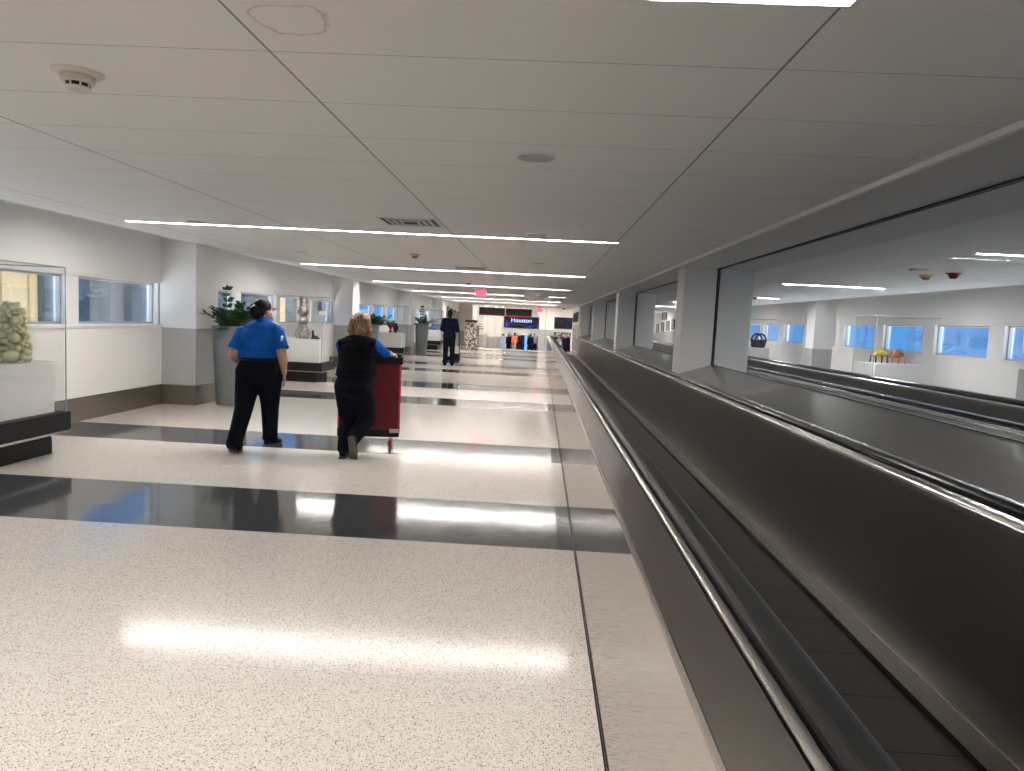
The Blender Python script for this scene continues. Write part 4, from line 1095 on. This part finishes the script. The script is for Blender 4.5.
# blue lamp column and notice board in the far opening
o = empty('lit_column', (-1.22, 62, zl), 'slim blue-lit column inside the left far opening', 'lamp')
MB().lathe((-1.22, 62, zl), [(.16, 0), (.16, .1)], 20).build('base', M['alum'], o); MB().lathe((-1.22, 62, zl), [(.11, .1), (.11, 1.9), (.02, 1.95)], 20).build('tube', M['bluelamp'], o)
o = empty('notice_board', (-2.86, 56.1, zl), 'light blue free-standing board at the far end, left of the orange-topped person', 'board')
B(-3.08, -2.68, 56.05, 56.12, zl+.10, .36).build('board', M['lightblue'], o, bevel=.01); B(-3.02, -2.80, 56.05, 56.12, .36, .48).build('header', M['darkstone'], o, bevel=.01)
B(-3.1, -2.66, 55.9, 56.3, zl, zl+.1).build('foot', M['alum'], o)
# escalator side seen in the opening
o = empty('escalator', (-1.6, 63, zl), 'grey sloping escalator side inside the left far opening', 'escalator')
m = MB(); m.add([(-2.2, 62.8, zl), (-1.2, 62.8, zl), (-2.2, 62.8, .3), (-2.35, 62.8, .3), (-2.2, 63.3, zl), (-1.2, 63.3, zl), (-2.2, 63.3, .3), (-2.35, 63.3, .3)],
     [(0, 1, 2, 3), (7, 6, 5, 4), (1, 5, 6, 2), (0, 3, 7, 4), (0, 4, 5, 1), (3, 2, 6, 7)]); m.build('truss', M['darkstone'], o)
MB().cap((-1.15, 62.9, zl+.15), (-2.25, 62.9, .5), .04, .04).build('handrail', M['rubber'], o)
for k, (x_, h_) in enumerate(((1.25, 1.5), (2.3, 1.3))):
    o = B(x_, x_+.3, 63, 63.5, zl, zl+h_).build('shop_stand', M['coatr'] if k else M['photo'], bevel=.02); tag(o, ['dark mottled stand', 'red stand'][k]+' inside the right far opening', 'display stand')

# ------------------------------------------------------------------ outside
def building(x, parts, lab, name='building'):
    o = empty(name, (x, parts[0][1][0], -6), lab, 'building')
    for nm, (a, b), (z0, z1), m, dx in parts: B(x-dx-.3, x-dx, a, b, z0, z1).build(nm, m, o)
    return o
ps = [('wall', (6.0, 46), (-6, 2.45), M['bgrey'], .2)]
ps += [('dark_glazing', (6.5, 15.6), (-1, 2.2), M['bdark'], -.05), ('parapet', (6, 46), (2.2, 2.55), M['bpale'], -.1), ('lit_panel', (15.95, 16.75), (-1, 2.2), M['cream'], .1), ('lit_panel', (16.85, 17.1), (-1, 2.2), M['cream'], .1),
       ('concrete_pier', (17.15, 17.6), (-1, 2.3), M['bpale'], -.05), ('dark_glazing', (17.6, 18.9), (-1, 2.1), M['bdark'], -.05), ('dark_glazing', (20.9, 21.8), (-1, 2.0), M['bdark'], -.05), ('dark_glazing', (24.5, 31.5), (-1, 2.0), M['bdark'], -.05),
       ('lit_panel', (33.4, 34.1), (.2, 2.2), M['cream'], .1), ('lit_panel', (36.0, 37.2), (-1, 2.2), M['cream'], .1), ('lit_panel', (37.3, 38.0), (-1, 2.2), M['cream'], .1), ('lit_panel', (39.6, 42.6), (1.35, 1.55), M['cream'], -.12),
       ('dark_glazing', (39.5, 43), (1.6, 2.2), M['bdark'], -.05)]
bl = building(-12.2, ps, 'grey clad building with cream lit panels outside the left windows')
textobj('lettering', 'Club', .55, (-12.07, 41.2, 1.9), (PI/2, 0, PI/2), M['textw'], bl)
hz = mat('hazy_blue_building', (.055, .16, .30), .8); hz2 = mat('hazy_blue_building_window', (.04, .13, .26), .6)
o = empty('building', (60, 60, -6), 'hazy blue building outside the right windows', 'building')
B(60, 70, 60, 120, -6, 4.2).build('wall', hz, o)
for k in range(8): B(59.9, 60, 63+k*7, 67+k*7, 1.2, 2.6).build('window', hz2, o)
o = empty('building', (52, 150, -6), 'farther hazy blue building outside the right windows, past the nearest column', 'building')
B(52, 60, 150, 190, -6, 9).build('wall', hz, o)
for k in range(4): B(51.9, 52, 153+k*9, 158+k*9, 2, 5).build('window', hz2, o)

# ------------------------------------------------------------------ world
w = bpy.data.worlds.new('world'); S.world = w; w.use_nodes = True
n, l = w.node_tree.nodes, w.node_tree.links
bg = n['Background']; tc = n.new('ShaderNodeTexCoord'); sp = n.new('ShaderNodeSeparateXYZ'); l.new(tc.outputs['Generated'], sp.inputs[0])
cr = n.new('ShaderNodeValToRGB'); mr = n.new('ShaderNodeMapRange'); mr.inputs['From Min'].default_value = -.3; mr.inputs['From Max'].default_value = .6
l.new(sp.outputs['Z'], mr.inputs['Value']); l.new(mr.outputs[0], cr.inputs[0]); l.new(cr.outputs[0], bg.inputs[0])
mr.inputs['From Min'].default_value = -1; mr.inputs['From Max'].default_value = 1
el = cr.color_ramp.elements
el[0].color = (.80, .84, .90, 1); el[0].position = .40          # unseen glow below the horizon, added to brighten the ceilings
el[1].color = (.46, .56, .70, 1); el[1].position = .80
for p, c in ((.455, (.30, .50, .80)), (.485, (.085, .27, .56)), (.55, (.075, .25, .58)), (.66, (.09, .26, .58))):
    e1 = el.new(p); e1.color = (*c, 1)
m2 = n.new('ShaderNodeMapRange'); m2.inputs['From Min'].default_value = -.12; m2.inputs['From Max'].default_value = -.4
m2.inputs['To Min'].default_value = 2.3; m2.inputs['To Max'].default_value = 8  # extra strength downwards, added as uplight through the windows
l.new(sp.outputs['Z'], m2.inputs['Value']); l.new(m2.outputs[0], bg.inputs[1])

# ------------------------------------------------------------------ camera
F = 715.0; CX, CY = 512.0, 385.5
Yc = Vector((541-CX, -(322-CY), -F)).normalized()
t = -(F*F+29*29+63.5*63.5)/(29-63.5*.049)
Xc = -Vector((29+t, -(-63.5+.049*t), -F)).normalized()
Xc = (Xc-Yc*Xc.dot(Yc)).normalized(); Zc = Xc.cross(Yc)
Rm = Matrix((Xc, Yc, Zc))
cam = bpy.data.cameras.new('camera'); co = bpy.data.objects.new('camera', cam); C.objects.link(co)
cam.sensor_width = 36; cam.lens = 36*F/1024; cam.clip_end = 500; cam.clip_start = .05
co.matrix_world = Matrix.Translation((0, 0, 1.55))@Rm.to_4x4()
S.camera = co
S.view_settings.view_transform = 'Standard'; S.view_settings.look = 'None'; S.view_settings.exposure = .17; S.view_settings.gamma = 1
S.view_settings.use_curve_mapping = False
